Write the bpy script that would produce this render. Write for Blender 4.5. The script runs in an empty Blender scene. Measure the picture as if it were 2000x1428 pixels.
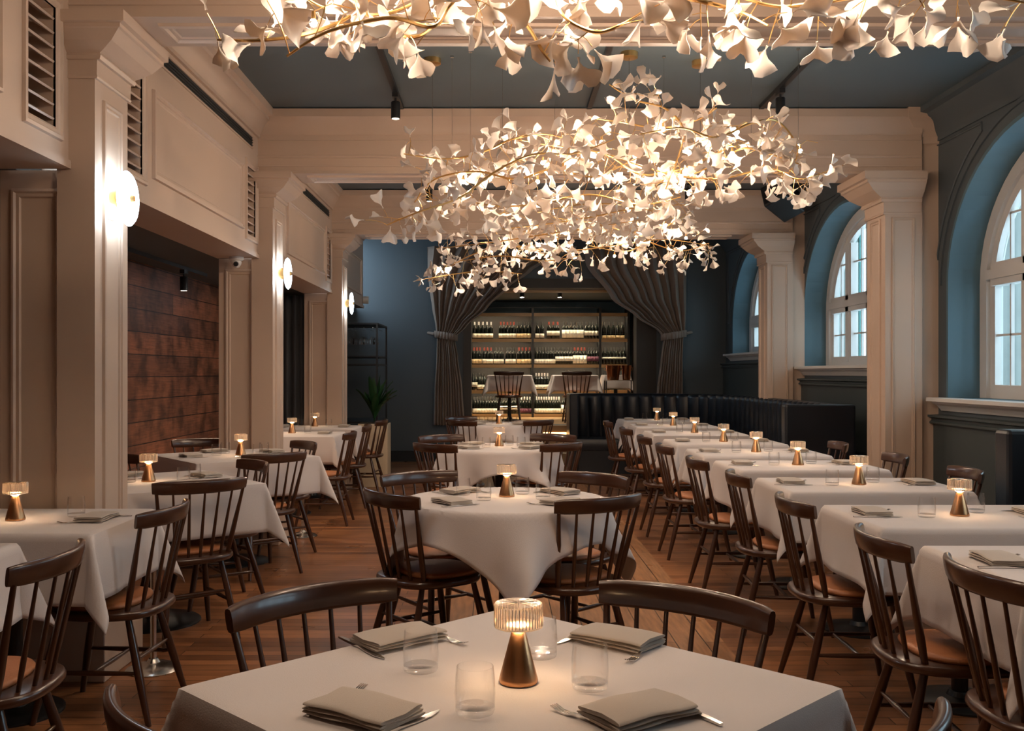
import bpy, math, random
from math import pi, sin, cos, sqrt, radians, atan2
from mathutils import Vector, Matrix

# ------------------------------------------------------------------ camera, world, exposure
scene = bpy.context.scene
col = scene.collection
H, F, PX, PY = 1.33, 1900.0, 975.0, 728.0
cam_d = bpy.data.cameras.new('camera')
cam = bpy.data.objects.new('camera', cam_d)
col.objects.link(cam)
cam.location = (0, 0, H)
cam.rotation_euler = (pi / 2, 0, 0)
cam_d.sensor_width = 36
cam_d.lens = F / 2000 * 36
cam_d.shift_x = (1000 - PX) / 2000
cam_d.shift_y = (PY - 714) / 2000
cam_d.clip_start = 0.05
scene.camera = cam
scene.view_settings.view_transform = 'Standard'
scene.view_settings.look = 'None'
scene.view_settings.exposure = 0.93
scene.view_settings.gamma = 1
world = bpy.data.worlds.new('world')
scene.world = world
world.use_nodes = True
wn = world.node_tree
bg = wn.nodes['Background']
bg.inputs[0].default_value = (0.62, 0.82, 1.0, 1)
bg.inputs[1].default_value = 2.6
BULB = 740.0        # chandelier bulbs
SCONCE = 11.0
TABLE = 62.0
SPOT = 26.0
rnd = random.Random(7)

# ------------------------------------------------------------------ helpers
def P(px, py, d):
    """world point of a pixel at distance d"""
    return Vector(((px - PX) * d / F, d, H - (py - PY) * d / F))

def link(o, parent=None):
    col.objects.link(o)
    if parent is not None:
        o.parent = parent
    return o

class MB:
    def __init__(s):
        s.v = []; s.f = []; s.m = []; s.cur = 0
    def add(s, vs, fs):
        n = len(s.v)
        s.v += [tuple(p) for p in vs]
        for f in fs:
            s.f.append(tuple(i + n for i in f)); s.m.append(s.cur)
        return s
    def box(s, x0, x1, y0, y1, z0, z1):
        if x0 > x1: x0, x1 = x1, x0
        if y0 > y1: y0, y1 = y1, y0
        if z0 > z1: z0, z1 = z1, z0
        vs = [(x0,y0,z0),(x1,y0,z0),(x1,y1,z0),(x0,y1,z0),(x0,y0,z1),(x1,y0,z1),(x1,y1,z1),(x0,y1,z1)]
        return s.add(vs, [(0,3,2,1),(4,5,6,7),(0,1,5,4),(1,2,6,5),(2,3,7,6),(3,0,4,7)])
    def loops(s, rings, close=True, cap=True):
        """rings: list of equally long point lists"""
        n = len(rings[0]); vs = [p for r in rings for p in r]; fs = []
        for i in range(len(rings) - 1):
            for j in range(n if close else n - 1):
                k = (j + 1) % n
                fs.append((i*n+j, i*n+k, (i+1)*n+k, (i+1)*n+j))
        if cap:
            fs.append(tuple(range(n - 1, -1, -1)))
            fs.append(tuple((len(rings)-1)*n + j for j in range(n)))
        return s.add(vs, fs)
    def tube(s, pts, r, n=8, cap=True):
        pts = [Vector(p) for p in pts]
        m = len(pts)
        rr = [r] * m if isinstance(r, (int, float)) else list(r)
        t0 = (pts[1] - pts[0]).normalized()
        up = Vector((0, 0, 1)) if abs(t0.z) < .9 else Vector((0, 1, 0))
        a = t0.cross(up).normalized()
        rings = []
        for i in range(m):
            t = (pts[min(i+1, m-1)] - pts[max(i-1, 0)])
            t = t.normalized() if t.length > 1e-9 else t0
            a = (a - t * a.dot(t))
            a = a.normalized() if a.length > 1e-6 else t.orthogonal().normalized()
            b = t.cross(a)
            rings.append([pts[i] + (a * cos(2*pi*k/n) + b * sin(2*pi*k/n)) * rr[i] for k in range(n)])
        return s.loops(rings, True, cap)
    def lathe(s, prof, n=24, c=(0, 0, 0), cap=True):
        rings = [[(c[0] + r*cos(2*pi*k/n), c[1] + r*sin(2*pi*k/n), c[2] + z) for k in range(n)] for r, z in prof]
        return s.loops(rings, True, cap)
    def ext(s, prof, axis, a0, a1):
        """extrude a closed 2-D profile along an axis. axis x: prof=(y,z); y: (x,z); z: (x,y)"""
        def q(p, a):
            return {'x': (a, p[0], p[1]), 'y': (p[0], a, p[1]), 'z': (p[0], p[1], a)}[axis]
        return s.loops([[q(p, a0) for p in prof], [q(p, a1) for p in prof]])
    def frame(s, o, u, v, n, w, h, prof):
        """moulding running round a rectangle: prof = [(inset, height)]"""
        o, u, v, n = Vector(o), Vector(u), Vector(v), Vector(n)
        rings = []
        for i, hh in prof:
            rings.append([o + u*i + v*i + n*hh, o + u*(w-i) + v*i + n*hh, o + u*(w-i) + v*(h-i) + n*hh, o + u*i + v*(h-i) + n*hh])
        return s.loops(rings, True, False)
    def build(s, name, mat, parent=None, smooth=None, bevel=0, solid=0):
        me = bpy.data.meshes.new(name)
        me.from_pydata(s.v, [], s.f)
        mats = mat if isinstance(mat, (list, tuple)) else [mat]
        for m_ in mats:
            me.materials.append(m_)
        if len(mats) > 1:
            me.polygons.foreach_set('material_index', s.m)
        me.validate()
        import bmesh
        bm = bmesh.new(); bm.from_mesh(me)
        bmesh.ops.recalc_face_normals(bm, faces=bm.faces)
        bm.to_mesh(me); bm.free()
        if smooth is not None:
            me.polygons.foreach_set('use_smooth', [True] * len(me.polygons))
            me.set_sharp_from_angle(angle=radians(smooth))
        me.update()
        o = bpy.data.objects.new(name, me)
        link(o, parent)
        if bevel:
            b = o.modifiers.new('bevel', 'BEVEL'); b.width = bevel; b.segments = 2; b.limit_method = 'ANGLE'
        if solid:
            b = o.modifiers.new('solid', 'SOLIDIFY'); b.thickness = solid; b.offset = 1
        return o

def tag(o, label, cat, group=None, kind=None):
    if label: o['label'] = label
    if cat: o['category'] = cat
    if group: o['group'] = group
    if kind: o['kind'] = kind
    return o

def structure(o):
    o['kind'] = 'structure'
    return o

def empty(name, loc=(0, 0, 0), rz=0.0):
    o = bpy.data.objects.new(name, None)
    o.empty_display_size = .1
    o.location = loc; o.rotation_euler = (0, 0, rz)
    return link(o)

def copy_tree(o, parent=None):
    c = o.copy()
    col.objects.link(c)
    c.parent = parent
    for ch in list(o.children):
        copy_tree(ch, c)
    return c

def face_rz(fx, fy):
    return atan2(-fx, fy)

# ------------------------------------------------------------------ materials
def new_mat(name):
    m = bpy.data.materials.new(name); m.use_nodes = True
    nt = m.node_tree
    return m, nt, nt.nodes['Principled BSDF']

def N(nt, t, **k):
    n = nt.nodes.new(t)
    for a, b in k.items(): setattr(n, a, b)
    return n

def basic(name, color, rough=.5, metal=0, var=0.0, scale=8, bump=0.0, bscale=60, sheen=0, coat=0, stretch=(1,1,1), spec=None):
    m, nt, p = new_mat(name)
    p.inputs['Base Color'].default_value = (*color, 1)
    p.inputs['Roughness'].default_value = rough
    p.inputs['Metallic'].default_value = metal
    if sheen: p.inputs['Sheen Weight'].default_value = sheen
    if coat:
        p.inputs['Coat Weight'].default_value = coat; p.inputs['Coat Roughness'].default_value = .12
    if spec is not None: p.inputs['Specular IOR Level'].default_value = spec
    tc = N(nt, 'ShaderNodeTexCoord')
    mp = N(nt, 'ShaderNodeMapping'); mp.inputs['Scale'].default_value = stretch
    nt.links.new(tc.outputs['Object'], mp.inputs['Vector'])
    if var:
        no = N(nt, 'ShaderNodeTexNoise'); no.inputs['Scale'].default_value = scale; no.inputs['Detail'].default_value = 5
        nt.links.new(mp.outputs['Vector'], no.inputs['Vector'])
        mx = N(nt, 'ShaderNodeMix', data_type='RGBA')
        mx.inputs['A'].default_value = (*[c*(1-var) for c in color], 1)
        mx.inputs['B'].default_value = (*[min(1, c*(1+var)) for c in color], 1)
        nt.links.new(no.outputs['Fac'], mx.inputs['Factor'])
        nt.links.new(mx.outputs['Result'], p.inputs['Base Color'])
    if bump:
        no = N(nt, 'ShaderNodeTexNoise'); no.inputs['Scale'].default_value = bscale; no.inputs['Detail'].default_value = 6
        nt.links.new(mp.outputs['Vector'], no.inputs['Vector'])
        b = N(nt, 'ShaderNodeBump'); b.inputs['Strength'].default_value = bump; b.inputs['Distance'].default_value = .01
        nt.links.new(no.outputs['Fac'], b.inputs['Height'])
        nt.links.new(b.outputs['Normal'], p.inputs['Normal'])
    return m

def emit(name, color, strength):
    m, nt, p = new_mat(name)
    p.inputs['Base Color'].default_value = (*color, 1)
    p.inputs['Emission Color'].default_value = (*color, 1)
    p.inputs['Emission Strength'].default_value = strength
    return m

def thin_glass(name, tint=(1, 1, 1), rough=.02, base=.06, k=.9):
    m, nt, p = new_mat(name)
    nt.nodes.remove(p)
    out = nt.nodes['Material Output']
    tr = N(nt, 'ShaderNodeBsdfTransparent'); tr.inputs[0].default_value = (*tint, 1)
    gl = N(nt, 'ShaderNodeBsdfGlossy'); gl.inputs['Roughness'].default_value = rough
    lw = N(nt, 'ShaderNodeLayerWeight'); lw.inputs['Blend'].default_value = .25
    ma = N(nt, 'ShaderNodeMath', operation='MULTIPLY_ADD'); ma.inputs[1].default_value = k; ma.inputs[2].default_value = base
    ma.use_clamp = True
    nt.links.new(lw.outputs['Facing'], ma.inputs[0])
    pw = N(nt, 'ShaderNodeMath', operation='POWER'); pw.inputs[1].default_value = 1.6
    nt.links.new(ma.outputs[0], pw.inputs[0])
    mx = N(nt, 'ShaderNodeMixShader')
    nt.links.new(pw.outputs[0], mx.inputs[0]); nt.links.new(tr.outputs[0], mx.inputs[1]); nt.links.new(gl.outputs[0], mx.inputs[2])
    nt.links.new(mx.outputs[0], out.inputs['Surface'])
    return m

def planks(name, cols, length, width, swap, rough, grain=.5, gap=.004, mort=(.02,.01,.006), blot=0.0):
    m, nt, p = new_mat(name)
    tc = N(nt, 'ShaderNodeTexCoord')
    sep = N(nt, 'ShaderNodeSeparateXYZ'); nt.links.new(tc.outputs['Object'], sep.inputs[0])
    cmb = N(nt, 'ShaderNodeCombineXYZ')
    a, b = swap
    nt.links.new(sep.outputs[a], cmb.inputs[0]); nt.links.new(sep.outputs[b], cmb.inputs[1])
    def brick(c1, c2, off):
        br = N(nt, 'ShaderNodeTexBrick'); br.offset = .37; br.offset_frequency = 2
        br.inputs['Color1'].default_value = (*c1, 1); br.inputs['Color2'].default_value = (*c2, 1)
        br.inputs['Mortar'].default_value = (*mort, 1)
        br.inputs['Scale'].default_value = 1; br.inputs['Mortar Size'].default_value = gap
        br.inputs['Brick Width'].default_value = length; br.inputs['Row Height'].default_value = width
        br.inputs['Bias'].default_value = off
        nt.links.new(cmb.outputs[0], br.inputs['Vector'])
        return br
    br = brick(cols[0], cols[1], -.1)
    mp = N(nt, 'ShaderNodeMapping'); mp.inputs['Scale'].default_value = (1.2, 26, 1)
    nt.links.new(cmb.outputs[0], mp.inputs['Vector'])
    no = N(nt, 'ShaderNodeTexNoise'); no.inputs['Scale'].default_value = 3; no.inputs['Detail'].default_value = 8; no.inputs['Roughness'].default_value = .65
    nt.links.new(mp.outputs[0], no.inputs['Vector'])
    mr = N(nt, 'ShaderNodeMapRange'); mr.inputs['From Min'].default_value = .3; mr.inputs['From Max'].default_value = .7
    mr.inputs['To Min'].default_value = 1 - grain; mr.inputs['To Max'].default_value = 1 + grain * .4
    nt.links.new(no.outputs['Fac'], mr.inputs['Value'])
    vm = N(nt, 'ShaderNodeVectorMath', operation='SCALE')
    nt.links.new(br.outputs['Color'], vm.inputs[0]); nt.links.new(mr.outputs[0], vm.inputs['Scale'])
    last = vm.outputs[0]
    n2 = N(nt, 'ShaderNodeTexNoise'); n2.inputs['Scale'].default_value = 2.3 if blot < .5 else 5; n2.inputs['Detail'].default_value = 3
    nt.links.new(tc.outputs['Object'], n2.inputs['Vector'])
    m2 = N(nt, 'ShaderNodeMapRange'); m2.inputs['From Min'].default_value = .35; m2.inputs['From Max'].default_value = .62
    m2.inputs['To Min'].default_value = 1 - max(blot, .25); m2.inputs['To Max'].default_value = 1.1
    nt.links.new(n2.outputs['Fac'], m2.inputs['Value'])
    v2 = N(nt, 'ShaderNodeVectorMath', operation='SCALE')
    nt.links.new(last, v2.inputs[0]); nt.links.new(m2.outputs[0], v2.inputs['Scale'])
    p.inputs['Roughness'].default_value = rough
    bu = N(nt, 'ShaderNodeBump'); bu.inputs['Strength'].default_value = .25; bu.inputs['Distance'].default_value = .003
    nt.links.new(br.outputs['Fac'], bu.inputs['Height']); bu.invert = True
    nt.links.new(bu.outputs[0], p.inputs['Normal'])
    nt.links.new(v2.outputs[0], p.inputs['Base Color'])
    return m

M = {}
M['cream'] = basic('cream_paint', (.53, .395, .305), .42, var=.04, scale=3)
M['blue'] = basic('slate_blue_paint', (.072, .090, .102), .55, var=.05, scale=2)
M['reveal'] = basic('teal_blue_paint', (.085, .16, .205), .5, var=.05, scale=2)
M['dado'] = basic('dark_slate_paint', (.045, .058, .06), .5)
M['ceil'] = basic('ceiling_blue', (.085, .115, .135), .5, var=.06, scale=1.5)
M['white'] = basic('window_white', (.62, .60, .58), .45)
M['black'] = basic('black_metal', (.012, .012, .013), .4)
M['dark'] = basic('dark_void_paint', (.012, .013, .015), .7)
M['brownframe'] = basic('dark_brown_paint', (.03, .024, .02), .5)
M['cloth'] = basic('white_linen', (.64, .575, .55), .85, bump=.12, bscale=350, sheen=.15)
M['napkin'] = basic('beige_linen', (.50, .42, .35), .9, bump=.2, bscale=500, sheen=.2)
M['chair'] = basic('dark_walnut', (.058, .0205, .009), .28, var=.4, scale=14, stretch=(1, 1, .25), coat=.35)
M['cushion'] = basic('tan_leather', (.46, .17, .065), .45, var=.12, scale=10, bump=.12, bscale=120)
M['navy'] = basic('navy_leather', (.0075, .0105, .017), .34, bump=.08, bscale=200)
M['gold'] = basic('satin_gold', (.78, .50, .20), .3, metal=1)
M['brass'] = basic('brushed_bronze', (.56, .29, .14), .3, metal=1, var=.1, scale=30, stretch=(1, 1, .02))
M['steel'] = basic('polished_steel', (.72, .70, .68), .16, metal=1)
M['chrome'] = basic('chrome', (.6, .57, .53), .22, metal=1)
M['curtain'] = basic('grey_brown_velvet', (.25, .185, .145), .9, sheen=.08, var=.15, scale=5)
M['curtain2'] = basic('charcoal_drape', (.06, .062, .068), .9, sheen=.2)
M['shelf'] = basic('shelf_oak', (.36, .22, .10), .4, var=.2, scale=10, stretch=(.3, 1, 1))
M['bottle'] = basic('dark_bottle_glass', (.008, .010, .008), .08)
M['labelw'] = basic('white_label_paper', (.85, .82, .72), .7)
M['labelc'] = basic('cream_label_paper', (.82, .66, .40), .7)
M['labeld'] = basic('mauve_label_paper', (.16, .05, .09), .7)
M['capr'] = basic('red_capsule', (.14, .022, .014), .4)
M['caps'] = basic('silver_capsule', (.6, .6, .6), .3, metal=.7)
M['capk'] = basic('black_capsule', (.02, .02, .02), .4)
M['leafgreen'] = basic('plant_green', (.018, .065, .02), .35, var=.3, scale=6)
M['soil'] = basic('soil', (.02, .013, .008), .9, bump=.5)
M['planter'] = basic('planter_cream', (.60, .48, .33), .5)
M['plate'] = basic('sconce_plate', (.75, .72, .68), .4)
M['copper'] = basic('copper', (.55, .22, .10), .25, metal=1)
M['glass'] = thin_glass('drinking_glass', base=.05, k=.8)
M['glassbase'] = thin_glass('thick_glass_bottom', tint=(1, 1, 1), base=.05, k=.75, rough=.1)
M['pane'] = thin_glass('window_pane', tint=(.93, .98, .97), base=.03, k=.4)
M['shadeglass'] = None
M['sconce'] = emit('sconce_glow', (.74, .93, 1.1), SCONCE)
M['led'] = emit('shelf_led', (1.0, .82, .55), 70)
M['stepglow'] = emit('step_rim_glow', (1.0, .52, .18), 5)
M['bulb'] = emit('bulb_glow', (1.0, .76, .56), BULB)
M['tlamp'] = emit('table_lamp_glow', (1.0, .72, .42), TABLE)
M['spotglow'] = emit('spot_glow', (1.0, .88, .72), 330)
M['timber'] = planks('reclaimed_timber', [(.36, .13, .062), (.17, .065, .036)], 1.9, .185, (1, 2), .5, grain=.5, gap=.004, mort=(.012,.006,.004), blot=.6)
M['shutter'] = basic('green_shutter', (.02, .16, .15), .5)
M['stone'] = basic('outside_stone', (.30, .30, .28), .8, var=.2)

def leaf_mat():
    m, nt, p = new_mat('porcelain_petal'); nt.nodes.remove(p)
    out = nt.nodes['Material Output']
    d = N(nt, 'ShaderNodeBsdfDiffuse'); d.inputs[0].default_value = (.80, .75, .70, 1)
    t = N(nt, 'ShaderNodeBsdfTranslucent'); t.inputs[0].default_value = (.85, .70, .55, 1)
    g = N(nt, 'ShaderNodeBsdfGlossy'); g.inputs['Roughness'].default_value = .3
    a = N(nt, 'ShaderNodeMixShader'); a.inputs[0].default_value = .25
    b = N(nt, 'ShaderNodeMixShader'); b.inputs[0].default_value = .06
    nt.links.new(d.outputs[0], a.inputs[1]); nt.links.new(t.outputs[0], a.inputs[2])
    nt.links.new(a.outputs[0], b.inputs[1]); nt.links.new(g.outputs[0], b.inputs[2])
    nt.links.new(b.outputs[0], out.inputs['Surface'])
    return m
M['petal'] = leaf_mat()

def shade_mat():
    m, nt, p = new_mat('ribbed_glass_shade'); nt.nodes.remove(p)
    out = nt.nodes['Material Output']
    tr = N(nt, 'ShaderNodeBsdfTransparent'); tr.inputs[0].default_value = (1, .97, .93, 1)
    tl = N(nt, 'ShaderNodeBsdfTranslucent'); tl.inputs[0].default_value = (1, .95, .88, 1)
    g = N(nt, 'ShaderNodeBsdfGlossy'); g.inputs['Roughness'].default_value = .12
    a = N(nt, 'ShaderNodeMixShader'); a.inputs[0].default_value = .16
    b = N(nt, 'ShaderNodeMixShader')
    lw = N(nt, 'ShaderNodeLayerWeight'); lw.inputs['Blend'].default_value = .35
    nt.links.new(lw.outputs['Facing'], b.inputs[0])
    nt.links.new(tr.outputs[0], a.inputs[1]); nt.links.new(tl.outputs[0], a.inputs[2])
    nt.links.new(a.outputs[0], b.inputs[1]); nt.links.new(g.outputs[0], b.inputs[2])
    nt.links.new(b.outputs[0], out.inputs['Surface'])
    return m
M['shadeglass'] = shade_mat()
M['ribs'] = M['petal']

def floor_mat():
    a = planks('floor_boards', [(.42, .175, .072), (.19, .075, .032)], 1.5, .075, (0, 1), .27, grain=.35, gap=.0022, blot=.3)
    nt = a.node_tree
    pa = nt.nodes['Principled BSDF']
    # second set of boards for the runner of wide boards that runs down the room
    tc = N(nt, 'ShaderNodeTexCoord'); sep = N(nt, 'ShaderNodeSeparateXYZ'); nt.links.new(tc.outputs['Object'], sep.inputs[0])
    cmb = N(nt, 'ShaderNodeCombineXYZ'); nt.links.new(sep.outputs[1], cmb.inputs[0]); nt.links.new(sep.outputs[0], cmb.inputs[1])
    br = N(nt, 'ShaderNodeTexBrick'); br.offset = .41
    br.inputs['Color1'].default_value = (.50, .25, .115, 1); br.inputs['Color2'].default_value = (.34, .155, .068, 1)
    br.inputs['Mortar'].default_value = (.02, .01, .006, 1); br.inputs['Scale'].default_value = 1
    br.inputs['Mortar Size'].default_value = .003; br.inputs['Brick Width'].default_value = 2.4; br.inputs['Row Height'].default_value = .145
    nt.links.new(cmb.outputs[0], br.inputs['Vector'])
    mp = N(nt, 'ShaderNodeMapping'); mp.inputs['Scale'].default_value = (1.5, 14, 1); nt.links.new(cmb.outputs[0], mp.inputs['Vector'])
    no = N(nt, 'ShaderNodeTexNoise'); no.inputs['Scale'].default_value = 3; no.inputs['Detail'].default_value = 8
    nt.links.new(mp.outputs[0], no.inputs['Vector'])
    mr = N(nt, 'ShaderNodeMapRange'); mr.inputs['From Min'].default_value = .3; mr.inputs['From Max'].default_value = .7
    mr.inputs['To Min'].default_value = .6; mr.inputs['To Max'].default_value = 1.15
    nt.links.new(no.outputs['Fac'], mr.inputs['Value'])
    vm = N(nt, 'ShaderNodeVectorMath', operation='SCALE'); nt.links.new(br.outputs['Color'], vm.inputs[0]); nt.links.new(mr.outputs[0], vm.inputs['Scale'])
    g1 = N(nt, 'ShaderNodeMath', operation='GREATER_THAN'); g1.inputs[1].default_value = -.34; nt.links.new(sep.outputs[0], g1.inputs[0])
    g2 = N(nt, 'ShaderNodeMath', operation='LESS_THAN'); g2.inputs[1].default_value = 1.11; nt.links.new(sep.outputs[0], g2.inputs[0])
    g3 = N(nt, 'ShaderNodeMath', operation='MULTIPLY'); nt.links.new(g1.outputs[0], g3.inputs[0]); nt.links.new(g2.outputs[0], g3.inputs[1])
    old = pa.inputs['Base Color'].links[0].from_socket
    mx = N(nt, 'ShaderNodeMix', data_type='RGBA')
    nt.links.new(g3.outputs[0], mx.inputs['Factor']); nt.links.new(old, mx.inputs['A']); nt.links.new(vm.outputs[0], mx.inputs['B'])
    nt.links.new(mx.outputs['Result'], pa.inputs['Base Color'])
    rn = N(nt, 'ShaderNodeTexNoise'); rn.inputs['Scale'].default_value = 2.5; rn.inputs['Detail'].default_value = 4
    nt.links.new(tc.outputs['Object'], rn.inputs['Vector'])
    rr = N(nt, 'ShaderNodeMapRange'); rr.inputs['To Min'].default_value = .2; rr.inputs['To Max'].default_value = .42
    nt.links.new(rn.outputs['Fac'], rr.inputs['Value']); nt.links.new(rr.outputs[0], pa.inputs['Roughness'])
    return a
M['floor'] = floor_mat()

# ------------------------------------------------------------------ the setting
CEIL, BEAMZ = 3.35, 2.865
COLD = [4.2, 7.5, 10.8]          # near faces of the columns
DEP = .37
XW = 3.4                         # window wall
XL = -1.86                       # frieze plane over the left openings
XT = -2.95                       # timber wall
YB = 14.6                        # back wall
Y0 = -2.6                        # wall behind the viewer

b = MB(); b.box(XT - .2, XW + .3, Y0, YB + .2, -.1, 0); structure(b.build('floor', M['floor']))
b = MB(); b.box(XL - .31, XW + .3, Y0, YB, CEIL, CEIL + .1); structure(b.build('ceiling', M['ceil']))
b = MB(); b.box(XT - .2, XW + .4, Y0 - .1, Y0, 0, CEIL); structure(b.build('wall_rear', M['cream']))
b = MB(); b.box(XT - .1, XT, Y0, YB + .1, 0, 2.3); structure(b.build('wall_left', M['timber']))
b = MB(); b.box(XT, XL - .29, Y0, YB, 2.235, 2.3); structure(b.build('ceiling_alcove', M['blue']))

# frieze over the left openings, with panels, louvres, slot vents and crown
def louvre(mb, y0, y1, z0, z1):
    pass
trim_no = [0]
def trim(mb, mat, smooth=None, parent=None):
    trim_no[0] += 1
    o = mb.build('trim_%d' % trim_no[0], mat, parent, smooth)
    return structure(o) if parent is None else o

bays = [(Y0, 4.2), (4.2 + DEP, 7.5), (7.5 + DEP, 10.8), (10.8 + DEP, 13.3)]
XF = XL - .31
for bi, (y0, y1) in enumerate(bays):
    zb = 2.21
    b = MB()
    # frieze body with real holes for louvres
    lv = []
    if bi == 0: lv = [(3.84, 4.08)]
    elif bi < 3: lv = [(y0 + .27, y0 + .50), (y1 - .33, y1 - .08)]
    cuts = sorted([y0] + [c for l in lv for c in l] + [y1])
    zl0, zl1 = 2.36, 2.86
    ys = [y0] + [c for l in lv for c in l] + [y1]
    for k in range(0, len(ys), 2):
        b.box(XF, XL, ys[k], ys[k+1], zb, CEIL)
    for (a, c) in lv:
        b.box(XF, XL, a, c, zb, zl0); b.box(XF, XL, a, c, zl1, CEIL)
        b.box(XF, XF + .03, a, c, zl0, zl1)
    # rounded lower lip
    b.box(XL, XL + .012, y0, y1, zb, zb + .035)
    fr = trim(b, M['cream'])
    # louvre slats and frames
    for (a, c) in lv:
        s = MB()
        n = 8
        for q in range(n):
            z = zl0 + .03 + q * (zl1 - zl0 - .02) / n
            s.loops([[(XL - .085, yy, z + .045), (XL - .079, yy, z + .052), (XL - .004, yy, z + .006), (XL - .010, yy, z - .001)] for yy in (a, c)])
        s.build('louvre', M['cream'], fr)
        s = MB(); s.frame((XL, a - .05, zl0 - .05), (0, 1, 0), (0, 0, 1), (1, 0, 0), c - a + .10, zl1 - zl0 + .10, [(0, 0), (.004, .014), (.018, .016), (.024, .008), (.04, .006), (.05, 0), (.05, -.01)])
        s.build('louvre_frame', M['cream'], fr)
    # big recessed panel
    pa, pc = ((-2.3, 3.62) if bi == 0 else (y0 + .64, y1 - .45)) if bi < 3 else (y0 + .3, y1 - .25)
    s = MB()
    s.frame((XL, pa, 2.37), (0, 1, 0), (0, 0, 1), (1, 0, 0), pc - pa, .48, [(0, 0), (.003, .018), (.014, .02), (.02, .01), (.032, .012), (.036, .004), (.05, .003), (.055, 0)])
    s.build('panel_moulding', M['cream'], fr)
    # slot vent
    if bi < 3:
        s = MB()
        v0, v1 = y0 + .35, y1 - .18
        s.box(XL, XL + .010, v0, v1, 3.012, 3.022); s.box(XL, XL + .010, v0, v1, 3.098, 3.108)
        s.build('vent_frame', M['cream'], fr)
        s = MB(); s.box(XL - .0, XL + .002, v0, v1, 3.022, 3.098); sv_ = s.build('slot_vent', M['dark'], fr); s = MB()
        for q in range(1, 4):
            s.box(XL, XL + .009, v0, v1, 3.022 + q * .019 - .003, 3.022 + q * .019)
        s.build('vent_slat', M['brownframe'], sv_)
    # crown
    s = MB()
    s.ext([(XL, 3.135), (XL + .02, 3.135), (XL + .02, 3.16), (XL + .035, 3.175), (XL + .055, 3.215), (XL + .09, 3.25), (XL + .105, 3.255), (XL + .105, 3.28), (XL + .135, 3.29), (XL + .135, CEIL), (XL, CEIL)], 'y', y0, y1)
    s.build('crown', M['cream'], fr, 40)

# piers and columns on the left
def panel_prof(k=1.0):
    return [(0, 0), (.003*k, .012*k), (.012*k, .014*k), (.018*k, .006*k), (.03*k, .008*k), (.034*k, .001), (.036*k, 0)]
def capital(mb, x0, x1, y0, y1, z0, z1, out, lo=1, hi=1):
    """stepped cove capital round a rectangular shaft"""
    hh = z1 - z0
    prof = [(0, 0), (.012, .0), (.016, .03), (.012, .06), (.014, .30), (.03, .30), (.036, .36), (.03, .40), (.05, .44), (.10, .56), (.14, .72), (.15, .74), (.15, .80), (.17, .82), (.17, 1.0)]
    rings = []
    for o_, zz in prof:
        o_ = o_ / .17 * out
        oy = o_*.6
        rings.append([(x0 - o_*lo, y0 - oy, z0 + zz*hh), (x1 + o_*hi, y0 - oy, z0 + zz*hh), (x1 + o_*hi, y1 + oy, z0 + zz*hh), (x0 - o_*lo, y1 + oy, z0 + zz*hh)])
    mb.loops(rings)
for i, d in enumerate(COLD):
    b = MB()
    b.box(XF, XL, d + .03, d + DEP, 0, 2.21)
    pier = trim(b, M['cream'])
    s = MB(); s.frame((XF + .05, d + .03, .25), (1, 0, 0), (0, 0, 1), (0, -1, 0), .23, 1.88, panel_prof(1.2)); s.build('panel_moulding', M['cream'], pier)
    b = MB()
    x0, x1 = XL - .05, -1.746
    b.box(x0, x1, d, d + DEP, 0, BEAMZ)
    c_ = trim(b, M['cream'])
    s = MB(); s.frame((x1, d + .08, .35), (0, 1, 0), (0, 0, 1), (1, 0, 0), .21, 2.18, panel_prof(1.0)); s.build('panel_moulding', M['cream'], c_)
    s = MB(); capital(s, x0, x1, d, d + DEP, 2.60, BEAMZ, .16, 0, 1); s.build('capital', M['cream'], c_)
    s = MB(); s.box(XF - .01, x1 + .055, d - .03, d + DEP + .05, 0, .285)
    s.loops([[(XF - .01, d - .03, .285), (x1 + .055, d - .03, .285), (x1 + .055, d + DEP + .05, .285), (XF - .01, d + DEP + .05, .285)],
             [(XF, d, .32), (x1 + .01, d, .32), (x1 + .01, d + DEP + .01, .32), (XF, d + DEP + .01, .32)]])
    s.build('plinth', M['cream'], c_, bevel=.006)

# beams
for i, d in enumerate(COLD):
    b = MB()
    b.box(XL, 3.26, d, d + DEP, BEAMZ, CEIL)
    bm_ = trim(b, M['cream'])
    for sgn, yf in ((-1, d), (1, d + DEP)):
        def yy(o): return yf + sgn * o
        s = MB()
        s.ext([(yy(0), 3.12), (yy(.012), 3.12), (yy(.012), 3.16), (yy(.03), 3.175), (yy(.035), 3.20), (yy(.055), 3.24), (yy(.09), 3.275), (yy(.10), 3.28), (yy(.10), 3.34), (yy(.0), 3.35)], 'x', XL, 3.25)
        s.build('crown', M['cream'], bm_, 40)
        s = MB()
        s.ext([(yy(0), 2.985), (yy(.010), 2.985), (yy(.014), 2.993), (yy(.014), 3.004), (yy(.0), 3.008)], 'x', XL, 3.25)
        s.ext([(yy(0), 2.915), (yy(.006), 2.918), (yy(.006), 2.926), (yy(.0), 2.928)], 'x', XL, 3.25)
        s.ext([(yy(0), BEAMZ), (yy(.006), BEAMZ), (yy(.006), BEAMZ + .018), (yy(.0), BEAMZ + .02)], 'x', XL, 3.25)
        s.build('fascia_moulding', M['cream'], bm_)
    s = MB(); s.frame((-1.5, d + .07, BEAMZ), (1, 0, 0), (0, 1, 0), (0, 0, -1), 4.1, DEP - .14, [(0, 0), (.003, .014), (.02, .018), (.03, .008), (.045, .006), (.05, 0)])
    s.build('soffit_moulding', M['cream'], bm_)

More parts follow.
